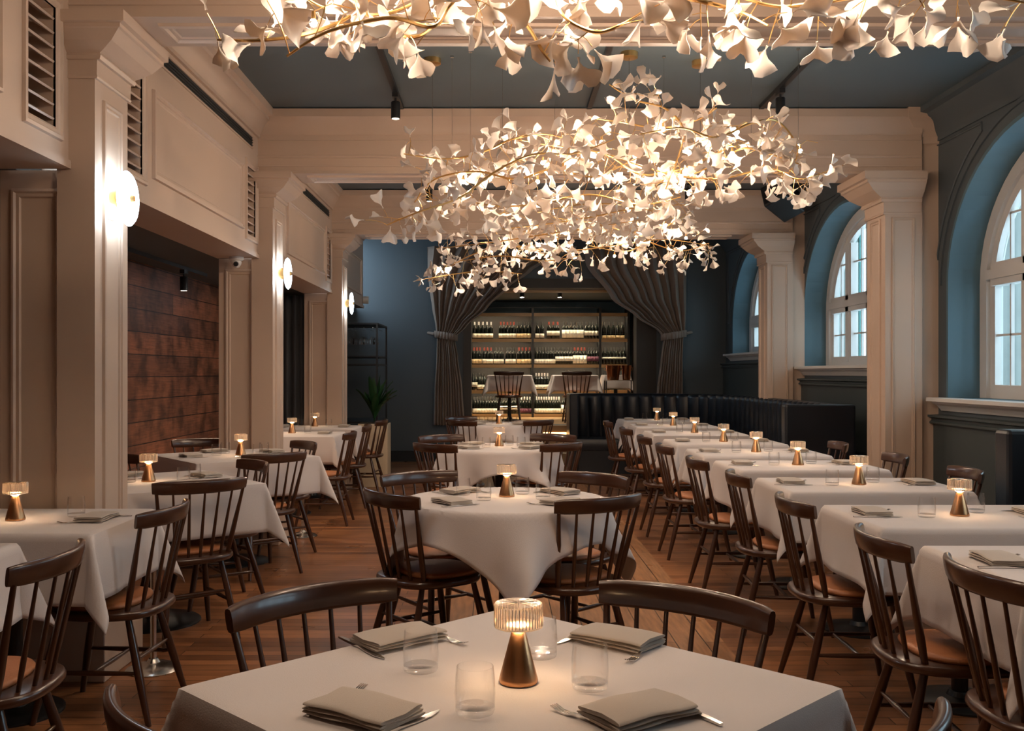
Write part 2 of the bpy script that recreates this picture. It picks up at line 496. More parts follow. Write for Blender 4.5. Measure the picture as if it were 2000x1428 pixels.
# columns and wall pilasters on the right
for i, d in enumerate(COLD):
    b = MB()
    x0, x1 = 2.976, 3.262
    b.box(x0, x1, d, d + DEP, 0, BEAMZ)
    c_ = trim(b, M['cream'])
    s = MB(); s.frame((x0, d + .08, .35), (0, 1, 0), (0, 0, 1), (-1, 0, 0), .21, 2.18, panel_prof(1.0)); s.build('panel_moulding', M['cream'], c_)
    s = MB(); s.frame((x0 + .05, d, .35), (1, 0, 0), (0, 0, 1), (0, -1, 0), .18, 2.18, panel_prof(.7)); s.build('panel_moulding', M['cream'], c_)
    s = MB(); capital(s, x0, x1 - .01, d, d + DEP, 2.55, BEAMZ, .20, 1, 0); s.build('capital', M['cream'], c_)
    s = MB(); s.box(x0 - .05, x1, d - .04, d + DEP + .04, 0, .285); s.build('plinth', M['cream'], c_, bevel=.006)
    b = MB()
    b.box(3.25, XW, d + .03, d + DEP + .04, 0, CEIL)
    c_ = trim(b, M['cream'])
    s = MB()
    rings = []
    for o_, z in [(0, 3.10), (.012, 3.10), (.02, 3.15), (.05, 3.19), (.11, 3.25), (.14, 3.27), (.14, CEIL)]:
        rings.append([(3.25 - o_, d + .03 - o_, z), (XW, d + .03 - o_, z), (XW, d + DEP + .04 + o_, z), (3.25 - o_, d + DEP + .04 + o_, z)])
    s.loops(rings); s.build('capital', M['cream'], c_)

# window wall: one section per bay, arched opening with reveal, sill, dado, window
arches = [(2.86, 1.22, 1.14, Y0, 4.4), (6.15, 1.22, 1.14, 4.4, 7.7), (9.60, 1.24, 1.40, 7.7, 11.0), (12.92, 1.24, 1.60, 11.0, YB)]
ZS, BB = 2.0, 1.0
for wi, (yc, a, sill, ya, yb) in enumerate(arches):
    b = MB()
    n = 28
    # wall face around the opening
    b.box(XW, XW + .12, ya, yc - a - .029, 0, CEIL); b.box(XW, XW + .12, yc + a + .029, yb, 0, CEIL)
    b.box(XW, XW + .12, yc - a - .029, yc + a + .029, 0, sill - .031)
    arc = [(yc - a*cos(pi*k/n), ZS + BB*sin(pi*k/n)) for k in range(n + 1)]
    arco = [(yc - (a+.029)*cos(pi*k/n), ZS + (BB+.029)*sin(pi*k/n)) for k in range(n + 1)]
    for k in range(n):
        (y1, z1), (y2, z2) = arco[k], arco[k+1]
        b.loops([[(x, y1, z1), (x, y2, z2), (x, y2, CEIL), (x, y1, CEIL)] for x in (XW, XW + .12)])
    w = structure(b.build('wall_right' + ('' if wi == 0 else '_%d' % wi), M['blue']))
    # reveal (lining of the opening)
    s = MB()
    inner = [(yc - a, sill)] + arc + [(yc + a, sill)]
    outer = [(yc - a - .03, sill)] + [(yc - (a+.03)*cos(pi*k/n), ZS + (BB+.03)*sin(pi*k/n)) for k in range(n+1)] + [(yc + a + .03, sill)]
    for k in range(len(inner) - 1):
        s.loops([[(x, *inner[k]), (x, *inner[k+1]), (x, *outer[k+1]), (x, *outer[k])] for x in (XW, XW + .34)])
    s.box(XW + .001, XW + .34, yc - a, yc + a, sill - .03, sill - .001)
    s.build('reveal', M['reveal'], w, 35)
    # arch moulding and spandrel panel mouldings
    s = MB()
    for (g0, h0) in ((.10, .014),):
        for k in range(n):
            def q(kk, gg):
                return (yc - (a+gg)*cos(pi*kk/n), ZS + (BB+gg)*sin(pi*kk/n))
            A0, A1, B0, B1 = q(k, g0), q(k+1, g0), q(k, g0+.03), q(k+1, g0+.03)
            s.loops([[(XW, *A0), (XW, *A1), (XW, *B1), (XW, *B0)], [(XW - h0, *A0), (XW - h0, *A1), (XW - h0, *B1), (XW - h0, *B0)]])
    for sg in (-1, 1):
        # spandrel: corner, along top, then back down beside the arch
        pts = []
        lim = a + .27 if a + .27 < abs((yb if sg > 0 else ya) - yc) - .08 else abs((yb if sg > 0 else ya) - yc) - .1
        lim = min(lim, a + .27)
        for t in [k/14 for k in range(15)]:
            ang = radians(3 + 67*t)
            y_, z_ = (a+.19)*cos(ang), ZS + (BB+.19)*sin(ang)
            if y_ < lim - .02 and z_ < 3.08: pts.append((y_, z_))
        if len(pts) > 3:
            pts = [(lim, pts[0][1])] + pts + [(pts[-1][0], 3.09), (lim, 3.09), (lim, pts[0][1])]
            s.tube([(XW - .004, yc + sg*p[0], p[1]) for p in pts], .010, 6)
    s.build('arch_moulding', M['blue'], w)
    # crown
    s = MB()
    s.ext([(XW, 3.12), (XW - .015, 3.12), (XW - .015, 3.15), (XW - .04, 3.18), (XW - .09, 3.25), (XW - .14, 3.28), (XW - .15, 3.30), (XW - .20, 3.31), (XW - .20, CEIL), (XW, CEIL)], 'y', [Y0, 4.61, 7.91, 11.21][wi], [4.26, 7.56, 10.86, YB][wi])
    s.build('crown', M['blue'], w, 40)
    # sill
    s = MB()
    e0, e1 = yc - a - .06, yc + a + .06
    rings = []
    for o_, z in [(.02, -.10), (.03, -.085), (.05, -.06), (.075, -.045), (.08, -.03), (.12, -.028), (.12, -.002), (.115, 0)]:
        rings.append([(XW - o_, e0 - o_*.4, sill + z), (XW + .02, e0 - o_*.4, sill + z), (XW + .02, e1 + o_*.4, sill + z), (XW - o_, e1 + o_*.4, sill + z)])
    s.loops(rings)
    s.build('window_sill', M['white'], w)
    # dado panelling below
    s = MB()
    s.box(XW - .04, XW, ya + .0, yb - .0, 0, sill - .165)
    s.ext([(XW, sill - .20), (XW - .07, sill - .20), (XW - .07, sill - .185), (XW - .055, sill - .175), (XW - .055, sill - .16), (XW - .085, sill - .15), (XW - .085, sill - .135), (XW, sill - .13)], 'y', ya, yb)
    s.box(XW - .055, XW, ya, yb, 0, .16)
    s.build('dado', M['dado'], w)
    # the window itself
    xw = XW + .27
    fr = .17
    W = MB()
    ai, bi_ = a - fr, BB - fr
    for k in range(n):
        def q(kk, A_, B_): return (yc - A_*cos(pi*kk/n), ZS + B_*sin(pi*kk/n))
        o0, o1, i0, i1 = q(k, a-.001, BB-.001), q(k+1, a-.001, BB-.001), q(k, ai, bi_), q(k+1, ai, bi_)
        W.loops([[(x, *o0), (x, *o1), (x, *i1), (x, *i0)] for x in (xw, xw + .06)])
        j0, j1 = q(k, ai+.07, bi_+.07), q(k+1, ai+.07, bi_+.07); o0, o1 = q(k, a-.002, BB-.002), q(k+1, a-.002, BB-.002)
        W.loops([[(x, *o0), (x, *o1), (x, *j1), (x, *j0)] for x in (xw - .03, xw)])
    for sg in (-1, 1):
        W.box(xw, xw + .06, yc + sg*a, yc + sg*ai, sill, ZS)
        W.box(xw - .03, xw, yc + sg*(a-.001), yc + sg*(ai + .07), sill, ZS)
    W.box(xw - .025, xw + .06, yc - ai, yc + ai, sill, sill + .10)
    W.box(xw - .035, xw + .06, yc - ai, yc + ai, 1.97, 2.14)
    W.box(xw - .05, xw - .03, yc - ai - .05, yc + ai + .05, 2.02, 2.09)
    cw = (2*ai - 3*.17) / 4
    for k in range(1, 4):
        y_ = yc - ai + k*cw + (k-1)*.17
        zt = ZS + bi_*sqrt(max(0, 1 - (max(abs(y_ - yc), abs(y_ + .17 - yc))/ai)**2))
        W.box(xw - .02, xw + .055, y_, y_ + .17, sill, zt + .03)
        W.box(xw - .035, xw - .02, y_ + .045, y_ + .125, sill + .05, zt)
    win = W.build('window_%d' % (wi + 1), M['white']); structure(win)
    s = MB()
    zbar = [2.48] + ([ (sill + .10 + 1.97)/2 ] if sill < 1.5 else [])
    for k in range(4):
        y_ = yc - ai + k*(cw + .17)
        ym = y_ + cw/2
        zt = ZS + bi_*sqrt(max(0, 1 - ((ym - yc)/ai)**2))
        s.box(xw + .01, xw + .035, ym - .009, ym + .009, sill + .1, zt)
        for zz in zbar:
            if zz < ZS + bi_*sqrt(max(0, 1 - (min(abs(y_ - yc), abs(y_ + cw - yc))/ai)**2)):
                s.box(xw + .01, xw + .035, y_, y_ + cw, zz - .008, zz + .008)
    s.build('glazing_bars', M['white'], win)
    s = MB()
    ring = [(yc - ai, sill + .08)] + [(yc - ai*cos(pi*k/n), ZS + bi_*sin(pi*k/n)) for k in range(n+1)] + [(yc + ai, sill + .08)]
    s.loops([[(x, *p) for p in ring] for x in (xw + .045, xw + .050)])
    s.build('pane', M['pane'], win)
    s = MB()
    for k in range(5):
        y_ = yc - ai - .10 + k*(cw + .165)
        s.box(xw + .30, xw + .34, y_, y_ + .055, sill - .1, 3.0)
    s.build('outer_shutter', M['shutter'], win)
    s = MB()
    s.box(XW + .12, XW + .62, ya, yc - a - .05, 0, CEIL); s.box(XW + .12, XW + .62, yc + a + .05, yb, 0, CEIL)
    s.box(XW + .12, XW + .62, yc - a - .05, yc + a + .05, 0, sill - .04)
    s.box(XW + .12, XW + .62, yc - a - .05, yc + a + .05, ZS + BB + .05, CEIL)
    s.build('wall_core', M['stone'], w)

# back wall with opening to the raised wine room
OX0, OX1, OZ0, OZ1 = -.42, 2.06, .54, 2.60
b = MB()
b.box(XT - .1, OX0 - .12, YB, YB + .3, 0, CEIL); b.box(OX1 + .30, XW + .2, YB, YB + .3, 0, CEIL)
b.box(OX0 - .12, OX1 + .30, YB, YB + .3, OZ1 + .14, CEIL); b.box(OX0 - .12, OX1 + .30, YB + .02, YB + .3, 0, OZ0)
wb = structure(b.build('wall_back', M['blue']))
s = MB(); s.box(OX0 - .12, OX0, YB - .03, YB + .32, OZ0, OZ1 + .14); s.box(OX1, OX1 + .30, YB - .01, YB + .32, OZ0, OZ1 + .14)
s.box(OX0, OX1, YB - .03, YB + .32, OZ1, OZ1 + .14)
s.build('opening_casing', M['brownframe'], wb)
b = MB(); b.box(XT, OX0 - .0, YB - .05, YB, 0, .16); b.box(OX1, XW - .04, YB - .05, YB, 0, .16); structure(b.build('baseboard_back', M['dark']))
# wine room shell
WY = 17.75
b = MB(); b.box(OX0 - .9, OX1 + 1.2, YB + .3, WY, OZ0 - .1, OZ0); structure(b.build('floor_wine_room', M['shelf']))
b = MB(); b.box(OX0 - .9, OX1 + 1.2, WY, WY + .1, OZ0, 3.0); structure(b.build('wall_wine_room', M['reveal']))
b = MB(); b.box(OX0 - 1.0, OX0 - .9, YB + .3, WY, OZ0, 3.0); structure(b.build('wall_wine_room_left', M['blue']))
b = MB(); b.box(2.42, 2.52, YB + .3, WY, OZ0, 3.0); structure(b.build('wall_wine_room_right', M['curtain']))
b = MB(); b.box(OX0 - 1.0, OX1 + 1.2, YB + .3, WY, 2.62, 2.72); structure(b.build('ceiling_wine_room', M['blue']))
b = MB(); b.box(OX0 - .1, OX1 + .28, YB + .32, YB + .55, 2.575, 2.62); trim(b, M['shelf'])
# steps up to the wine room
b = MB(); b.box(OX0, 2.0, YB - .10, YB + .02, 0, OZ0)
st = structure(b.build('trim_40', M['shelf']))
b = MB(); b.box(.62, 1.04, YB - .72, YB - .40, 0, .18); b.box(.62, 1.04, YB - .40, YB - .10, 0, .36)
b.build('step', M['shelf'], st, bevel=.01)
b = MB(); b.box(.66, 1.0, YB - .106, YB - .10, .40, .44); b.build('step_glow_strip', M['stepglow'], st)  # bright orange rim of the step, made as a self-glowing strip

# ------------------------------------------------------------------ chair
def seat_outline(w, dfront, dback, n=40, sx=1.0):
    pts = []
    for k in range(n):
        t = 2*pi*k/n
        c, s_ = cos(t), sin(t)
        e = 2/2.8
        x = w * (abs(c)**e) * (1 if c >= 0 else -1)
        y = (abs(s_)**e) * (1 if s_ >= 0 else -1)
        y = y * (dfront if y > 0 else dback)
        pts.append((x * (1 - .04*(y/dfront if y > 0 else 0)), y))
    return pts
def make_chair():
    root = empty('dining_chair')
    b = MB(); rings = []
    out = seat_outline(.215, .19, .245)
    for sc, z in [(.90, .392), (.97, .397), (1.0, .406), (1.0, .416), (.985, .424), (.96, .428)]:
        rings.append([(x*sc, y*sc, z) for x, y in out])
    b.loops(rings); seat_ = b.build('seat', M['chair'], root, 50)
    b = MB(); rings = []
    out = seat_outline(.185, .175, .165)
    for sc, z in [(.97, .427), (1.0, .434), (1.0, .440), (.97, .447), (.88, .450), (.5, .452), (.1, .452)]:
        rings.append([(x*sc, y*sc + .012, z) for x, y in out])
    b.loops(rings); cu_ = b.build('seat_cushion', M['cushion'], seat_, 60); cu_['label'] = 'tan leather seat cushion'
    tops = [(-.13, -.14), (.13, -.14), (-.14, .12), (.14, .12)]
    feet = [(-.185, -.245), (.185, -.245), (-.195, .20), (.195, .20)]
    def leg_pt(i, z):
        t = (z - .40)/(-.40)
        return (tops[i][0] + (feet[i][0]-tops[i][0])*t, tops[i][1] + (feet[i][1]-tops[i][1])*t, z)
    for i in range(4):
        b = MB(); b.tube([leg_pt(i, z) for z in (.40, .33, .24, .16, .06, .0)], [.012, .0145, .0168, .0165, .0130, .0112], 10)
        b.build('leg', M['chair'], root, 50)
    def bar(p, q, r, name='stretcher'):
        p, q = Vector(p), Vector(q)
        b = MB(); b.tube([p.lerp(q, t) for t in (0, .2, .5, .8, 1)], [r*.7, r*.95, r*1.15, r*.95, r*.7], 8)
        b.build(name, M['chair'], root, 50)
    bar(leg_pt(0, .19), leg_pt(2, .19), .0095); bar(leg_pt(1, .19), leg_pt(3, .19), .0095)
    a_ = Vector(leg_pt(0, .19)).lerp(Vector(leg_pt(2, .19)), .5); c_ = Vector(leg_pt(1, .19)).lerp(Vector(leg_pt(3, .19)), .5)
    bar(a_, c_, .0088)
    bar(leg_pt(0, .24), leg_pt(1, .24), .0085)
    # comb rail: arc with ends curling forward
    R = .43; half = .575
    def arc(t, r=R, z=0):  # t -1..1
        a = half*t
        return (r*sin(a), -.285 + R - r*cos(a) + .0, z)
    b = MB(); rings = []
    n = 22
    for k in range(n + 1):
        t = -1 + 2*k/n
        a = half*t
        hh = .032*(1 - .14*max(0, abs(t)-.85)/.15) * (1 + .06*cos(a*3))
        th = .0125*(1 - .3*max(0, abs(t)-.9)/.1)
        cx, cy, cz = .427*sin(a), -.285 + R - .43*cos(a), .777
        nx, ny = sin(a), -cos(a)
        ring = []
        for q in range(12):
            ph = 2*pi*q/12
            u = cos(ph); v = sin(ph)
            u = (abs(u)**.7)*(1 if u > 0 else -1); v = (abs(v)**.6)*(1 if v > 0 else -1)
            lean = .16*(v*hh)
            ring.append((cx + nx*(u*th + lean), cy + ny*(u*th + lean), cz + v*hh))
        rings.append(ring)
    b.loops(rings); b.build('comb_rail', M['chair'], root, 60)
    ts = [-.92, -.61, -.30, 0, .30, .61, .92]
    for k, t in enumerate(ts):
        a = half*t
        top = Vector((.427*sin(a), -.285 + R - .43*cos(a), .755))
        bot = Vector((.200*sin(a*1.02)/sin(half*.92)*.80, -.215 + .075*(t*t), .42))
        r = .0108 if k in (0, 6) else .0072
        b = MB(); b.tube([bot.lerp(top, q) for q in (0, .25, .5, .8, 1)], [r, r*1.25, r*1.15, r*.85, r*.8], 8)
        b.build('back_post' if k in (0, 6) else 'spindle', M['chair'], root, 50)
    return root
chair0 = make_chair(); used = [False]
def chair(ex, ey, fx, fy, label, group, z=0):
    """ex,ey = middle of the line between the rail ends; f = facing"""
    l = sqrt(fx*fx + fy*fy); fx /= l; fy /= l
    c = chair0 if not used[0] else copy_tree(chair0)
    used[0] = True
    c.location = (ex + .20*fx, ey + .20*fy, z)
    c.rotation_euler = (0, 0, face_rz(fx, fy))
    tag(c, label, 'chair', group)
    return c

# ------------------------------------------------------------------ tables, cloths
TZ = .75
def make_table(x, y, rz, hx, hy, label, group, z=0, rnd_top=False):
    t = empty('dining_table', (x, y, z), rz)
    tag(t, label, 'table', group)
    b = MB()
    if rnd_top: b.lathe([(hx - .005, TZ - .03), (hx, TZ - .025), (hx, TZ - .008), (hx - .005, TZ - .004)], 40)
    else: b.box(-hx, hx, -hy, hy, TZ - .03, TZ - .004)
    b.build('tabletop', M['chair'], t)
    b = MB(); b.lathe([(.032, .02), (.032, TZ - .04), (.13, TZ - .036), (.13, TZ - .03)], 20); b.build('column', M['black'], t, 40)
    b = MB(); rb = min(.24, min(hx, hy) * .6); b.lathe([(rb, 0), (rb, .008), (rb - .012, .016), (.05, .03), (.04, .05)], 36); b.build('base', M['black'], t, 30)
    return t

def cloth(x, y, rz, hx, hy, drop, label, group, z=0, rnd_top=False, crot=0.0, W=None, seed=1):
    """cloth laid flat and folded down over the table edge"""
    r = random.Random(seed)
    ph = [r.uniform(0, 6.28) for _ in range(8)]
    n = 72 if y < 9 else 44
    Wx, Wy = (W, W) if rnd_top else (hx + drop, hy + drop)
    vs = []; fs = []
    rad = .012
    for i in range(n + 1):
        for j in range(n + 1):
            # denser sampling near the edges
            u, v = -1 + 2*i/n, -1 + 2*j/n
            px, py = u*Wx, v*Wy
            if rnd_top:
                ang = crot
                qx, qy = px*cos(ang) - py*sin(ang), px*sin(ang) + py*cos(ang)
                rr = sqrt(qx*qx + qy*qy)
                if rr <= hx:
                    vs.append((qx, qy, TZ)); continue
                dist = rr - hx; th = atan2(qy, qx)
                nx, ny = cos(th), sin(th); cx, cy = nx*hx, ny*hx
                amp = min(1, dist/.25)
                k = .17 + .16*amp*sin(9*th + ph[0]) + .07*amp*sin(15*th + ph[1]) + .04*sin(4*th + ph[2])
                side = .05*amp*cos(9*th + ph[0])
            else:
                cx, cy = max(-hx, min(hx, px)), max(-hy, min(hy, py))
                dx, dy = px - cx, py - cy
                dist = sqrt(dx*dx + dy*dy)
                if dist < 1e-9:
                    vs.append((px, py, TZ)); continue
                nx, ny = dx/dist, dy/dist
                ca = 2*abs(nx*ny)     # 0 on sides, 1 on the diagonal
                amp = min(1, dist/drop)
                k = .05 + .30*ca**1.5 + .045*amp*(sin(px*17 + ph[3]) + sin(py*15 + ph[4]))*(1 - ca) + .03*ca*sin(ph[5] + 5*atan2(ny, nx))
                side = 0.0
            k = max(.01, min(.6, k))
            # rounded fold over the edge
            if dist < rad*1.57:
                a = dist/rad
                hh, vv = rad*sin(a), rad*(1 - cos(a))
            else:
                e = dist - rad*1.57
                hh, vv = rad + e*k, rad + e*sqrt(1 - k*k)
            X, Y = cx + nx*hh - ny*side*dist*.6, cy + ny*hh + nx*side*dist*.6
            vs.append((X, Y, TZ - vv))
    for i in range(n):
        for j in range(n):
            a = i*(n+1) + j
            fs.append((a, a + n + 1, a + n + 2, a + 1))
    b = MB(); b.add(vs, fs)
    o = b.build('tablecloth', M['cloth'], None, 60, solid=.002)
    o.location = (x, y, z); o.rotation_euler = (0, 0, rz)
    tag(o, label, 'tablecloth', group)
    return o

# ------------------------------------------------------------------ tableware
def make_lamp():
    root = empty('table_lamp')
    b = MB(); b.lathe([(.030, 0), (.0355, .001), (.0365, .005), (.0355, .010), (.0125, .097), (.011, .099)], 32); cb_ = b.build('cone_base', M['brass'], root, 40)
    b = MB(); b.lathe([(.010, .0995), (.018, .1), (.018, .1035), (.002, .104)], 20); b.build('light_disc', M['tlamp'], cb_, 40)
    b = MB(); rings = []
    nr = 120
    for rr, z in [(.036, .105), (.042, .1045), (.044, .107), (.0435, .144), (.042, .148), (.0, .149)]:
        ring = []
        for k in range(nr):
            w = 1 + (.05 if k % 2 else -.0) * (1 if rr > .03 else 0)
            ring.append((rr*w*cos(2*pi*k/nr), rr*w*sin(2*pi*k/nr), z))
        rings.append(ring)
    b.loops(rings, True, False); rs_ = b.build('ribbed_shade', M['shadeglass'], root, 20)
    b = MB()
    for k in range(44):
        a = 2*pi*k/44
        b.tube([(.0452*cos(a), .0452*sin(a), .108), (.0452*cos(a), .0452*sin(a), .1445)], .0009, 5)
    b.build('shade_ribs', M['ribs'], rs_, 60)
    b = MB(); b.lathe([(.0405, .1035), (.0455, .1045), (.0455, .1075), (.0405, .1075)], 40); b.build('shade_rim', M['ribs'], rs_, 60)
    b = MB()
    for k in range(10):
        a = 2*pi*k/10
        b.tube([(0.004*cos(a), .004*sin(a), .1485), (.037*cos(a), .037*sin(a), .1485)], [.0012, .0004], 4)
    b.build('shade_top_star', M['chrome'], rs_)
    return root
lamp0 = make_lamp()
def make_tumbler():
    root = empty('tumbler')
    b = MB(); b.loops([[(r*cos(2*pi*k/28), r*sin(2*pi*k/28), z) for k in range(28)] for r, z in [(.030, .009), (.0335, .012), (.0345, .035), (.0335, .060), (.0315, .080), (.0305, .080), (.0322, .060), (.0330, .035), (.0315, .013), (.001, .0125)]], True, False)
    b.build('bowl', M['glass'], root, 50)
    b = MB(); b.lathe([(.028, 0), (.0315, .0015), (.0332, .006), (.0335, .0125)], 28)
    b.build('thick_bottom', M['glassbase'], root, 40)
    return root
tumbler0 = make_tumbler()
def make_napkin():
    # folded linen: stacked layers with a rounded fold, slightly puffed
    b = MB()
    L, Wd = .088, .056
    for k, (z0, z1, s) in enumerate([(.0045, .0095, 1.0), (.0098, .0150, .985), (.0153, .0225, .97)]):
        rings = []
        n = 16
        for i in range(n + 1):
            u = -1 + 2*i/n
            w = s*(1 - .02*cos(u*2 + k)); zo = .0018*sin(u*2.6 + k*1.3) + .0035*(1 - u*u)*(k/2)
            ring = []
            for q in range(16):
                ph = 2*pi*q/16
                cu, sv = cos(ph), sin(ph)
                cu = (abs(cu)**.35)*(1 if cu > 0 else -1); sv = (abs(sv)**.7)*(1 if sv > 0 else -1)
                ring.append((u*L*s + .004*sin(3*cu + k), cu*Wd*w + .0015*sin(u*5 + k), (z0 + z1)/2 + sv*(z1 - z0)/2 + zo*(.5 + .5*(1 - cu*cu))))
            rings.append(ring)
        b.loops(rings)
    o = b.build('folded_napkin', M['napkin'], None, 50)
    return o
napkin0 = make_napkin()
def make_fork():
    b = MB()
    def strip(pts):  # (y, halfwidth, z)
        rings = [[(-w, y, z), (w, y, z), (w, y, z + .0022), (-w, y, z + .0022)] for y, w, z in pts]
        b.loops(rings)
    strip([(-.085, .0028, .001), (-.08, .0042, .001), (-.03, .0028, .004), (.02, .0022, .006), (.035, .006, .003), (.045, .0085, .001)])
    for k in range(4):
        x = -.0066 + k*.0044
        b.loops([[(x-.0013, y, z), (x+.0013, y, z), (x+.0013, y, z+.002), (x-.0013, y, z+.002)] for y, z in ((.044, .001), (.065, .001), (.083, .006))])
    return b.build('fork', M['steel'], None, 40)
fork0 = make_fork()
def make_knife():
    b = MB()
    b.loops([[(-w, y, z), (w*k, y, z), (w*k, y, z + t), (-w, y, z + t)] for y, w, k, z, t in
             [(-.095, .004, 1, .001, .004), (-.06, .0052, 1, .001, .005), (-.01, .0042, 1, .001, .005), (0, .004, 1, .0015, .003), (.03, .006, 1.3, .0015, .0016), (.07, .006, 1.5, .0015, .0014), (.092, .004, .9, .0015, .001), (.1, .001, .3, .0015, .001)]])
    return b.build('knife', M['steel'], None, 40)
knife0 = make_knife()
_used = {}
def put(proto, x, y, z, rz, label, cat, group):
    if _used.get(proto.name):
        c = copy_tree(proto)
    else:
        c = proto; _used[proto.name] = True
    c.location = (x, y, z); c.rotation_euler = (0, 0, rz)
    tag(c, label, cat, group)
    return c
CZ = TZ + .0025
GL, GN, GF, GK, GG = 'table lamps with ribbed glass shades', 'folded linen napkins', 'forks at the place settings', 'knives at the place settings', 'glass tumblers'
def setting(x, y, fx, fy, who, cutlery=True, z=0, jit=0.0):
    """napkin with fork and knife; f = direction from diner to table centre"""
    l = sqrt(fx*fx + fy*fy); fx /= l; fy /= l
    rz = face_rz(fx, fy)
    put(napkin0, x, y, CZ + z, rz + jit, 'beige napkin ' + who, 'napkin', GN)
    if cutlery:
        rx, ry = fy, -fx
        put(fork0, x - rx*.086 + fx*.03, y - ry*.086 + fy*.03, CZ + z, rz + .12, 'silver fork ' + who, 'fork', GF)
        put(knife0, x + rx*.088 - fx*.01, y + ry*.088 - fy*.01, CZ + z, rz - .04, 'silver knife ' + who, 'knife', GK)

# ------------------------------------------------------------------ right-hand row of two-seat tables
ORD = ['first', 'second', 'third', 'fourth', 'fifth', 'sixth', 'seventh', 'eighth', 'ninth']
rows = [2.93, 3.93, 5.03, 6.09, 7.08, 8.15, 9.36, 10.62, 11.90]
TX = [1.86, 1.86, 1.86, 1.87, 1.87, 1.88, 1.88, 1.90, 1.93]
for i, (d, x) in enumerate(zip(rows, TX)):
    nm = '%s table of the right-hand row' % ORD[i]
    make_table(x, d, 0, .43, .30, 'pedestal table under cloth, ' + nm, 'tables of the right-hand row')
    cloth(x, d, rnd.uniform(-.015, .015), .44, .32, .25, 'white square-cornered cloth on the ' + nm, 'tablecloths of the right-hand row', seed=i + 3)
    if i > 0:
        put(lamp0, x, d, CZ, rnd.random(), 'lit bronze lamp on the ' + nm, 'lamp', GL)
    a, b2 = rnd.uniform(-.015, .015), rnd.uniform(-.02, .02)
    setting(x - .34, d + .04 + a, 1, 0, 'at the aisle side of the ' + nm, d < 8, jit=rnd.uniform(-.08, .08))
    put(tumbler0, x - .15, d - .02 + b2, CZ, 0, 'clear tumbler left of the lamp on the ' + nm, 'glass', GG)
    put(tumbler0, x + .11, d + .09 + a, CZ, 0, 'clear tumbler right of the lamp on the ' + nm, 'glass', GG)
    setting(x + .32, d + .05 + b2, -1, 0, 'at the wall side of the ' + nm, d < 8, jit=rnd.uniform(-.08, .08))
cd = [2.62, 3.18, 4.08, 5.10, 5.97, 7.08, 8.05, 9.22, 10.5]
cx = [1.34, 1.28, 1.27, 1.29, 1.25, 1.24, 1.24, 1.24, 1.22]
for i in range(9):
    chair(cx[i], cd[i], 1, rnd.uniform(-.06, .04), 'spindle-back chair with tan seat, %s from the front along the right aisle' % ORD[i], 'chairs along the right aisle')
for d, lab in ((5.28, 'beside the right-edge bench'), (6.22, 'left of the nearest one'), (7.28, 'before the navy end panel')):
    chair(2.50, d, -1, .1, 'wall-side spindle-back chair of the right-hand row, ' + lab, 'chairs on the wall side of the right-hand row')

# ------------------------------------------------------------------ left-hand tables
left = [('aligned', -2.05, 3.18, 0, .40, .32, 'table in the bottom left corner', 0),
        ('aligned', -1.90, 3.81, 0, .42, .31, 'table in front of the nearest left column', 1),
        ('diag', -1.84, 5.19, radians(38), .42, .42, 'nearer angled table on the left', 1),
        ('diag', -1.86, 6.84, radians(38), .42, .42, 'farther angled table on the left', 1),
        ('aligned', -1.98, 9.20, 0, .46, .33, 'aligned table past the second left column', 1),
        ('aligned', -1.98, 10.35, 0, .46, .33, 'table before the third left column', 1)]
for i, (kind, x, y, rz, hx, hy, nm, lit) in enumerate(left):
    if i == 0: y, hy = 3.02, .27
    make_table(x, y, rz, hx, hy, 'pedestal table under cloth, ' + nm, 'tables along the left side')
    cloth(x, y, rz, hx + .01, hy + .01, .26, 'white cloth draped over the ' + nm, 'tablecloths along the left side', seed=40 + i)
    if kind == 'aligned':
        lx, ly = (-1.895, 3.81) if i == 1 else (x, y + .1)
        if lit: put(lamp0, lx, ly, CZ, 0, 'lit bronze lamp on the ' + nm, 'lamp', GL)
        sx = -1.58 if i == 1 else x + .33
        setting(sx, y + .01, -1, 0, 'at the aisle side of the ' + nm, y < 8)
        put(tumbler0, sx - .12 if i == 1 else x + .15, y + .10, CZ, 0, 'clear tumbler beside the napkin on the ' + nm, 'glass', GG)
        if i > 1:
            put(tumbler0, x - .14, y + .05, CZ, 0, 'clear tumbler left of the lamp on the ' + nm, 'glass', GG)
            setting(x - .32, y, 1, 0, 'at the alcove side of the ' + nm, False)
    else:
        lx = -1.86 if i == 2 else -1.81
        put(lamp0, lx, y - .03, CZ, 0, 'lit bronze lamp on the ' + nm, 'lamp', GL)
        for k, (dx, dy, w_) in enumerate([(.17, -.17, 'near right'), (.17, .17, 'far right'), (-.2, -.15, 'near left'), (-.17, .18, 'far left')]):
            setting(x + dx*1.25, y + dy*1.25, -dx, -dy, 'at the %s side of the %s' % (w_, nm), k != 3)
            put(tumbler0, x + dx*.35 + (.12 if dx > 0 else -.04), y + dy*.55 + .02, CZ, 0, 'clear tumbler at the %s side of the %s' % (w_, nm), 'glass', GG)
GLc = 'chairs at the left-hand tables'
D = 'spindle-back chair '
chair(-1.35, 2.86, -1, -.02, D + 'cut by the bottom left edge of the view', GLc)
chair(-1.35, 3.84, -1, .06, D + 'facing the nearest left column, on the aisle side of its table', GLc)
chair(-1.475, 4.78, -.60, .80, D + 'in front of the nearer angled table on the left', GLc)
chair(-1.48, 5.72, -.83, -.56, D + 'seen from the front between the two angled left tables', GLc)
chair(-1.48, 6.36, -.66, .75, D + 'in front of the farther angled table on the left', GLc)
chair(-1.50, 7.33, -.83, -.56, D + 'beside the second left column, behind the second angled table', GLc)
chair(-2.32, 7.62, .3, -.95, D + 'in the alcove behind the second angled table', GLc)
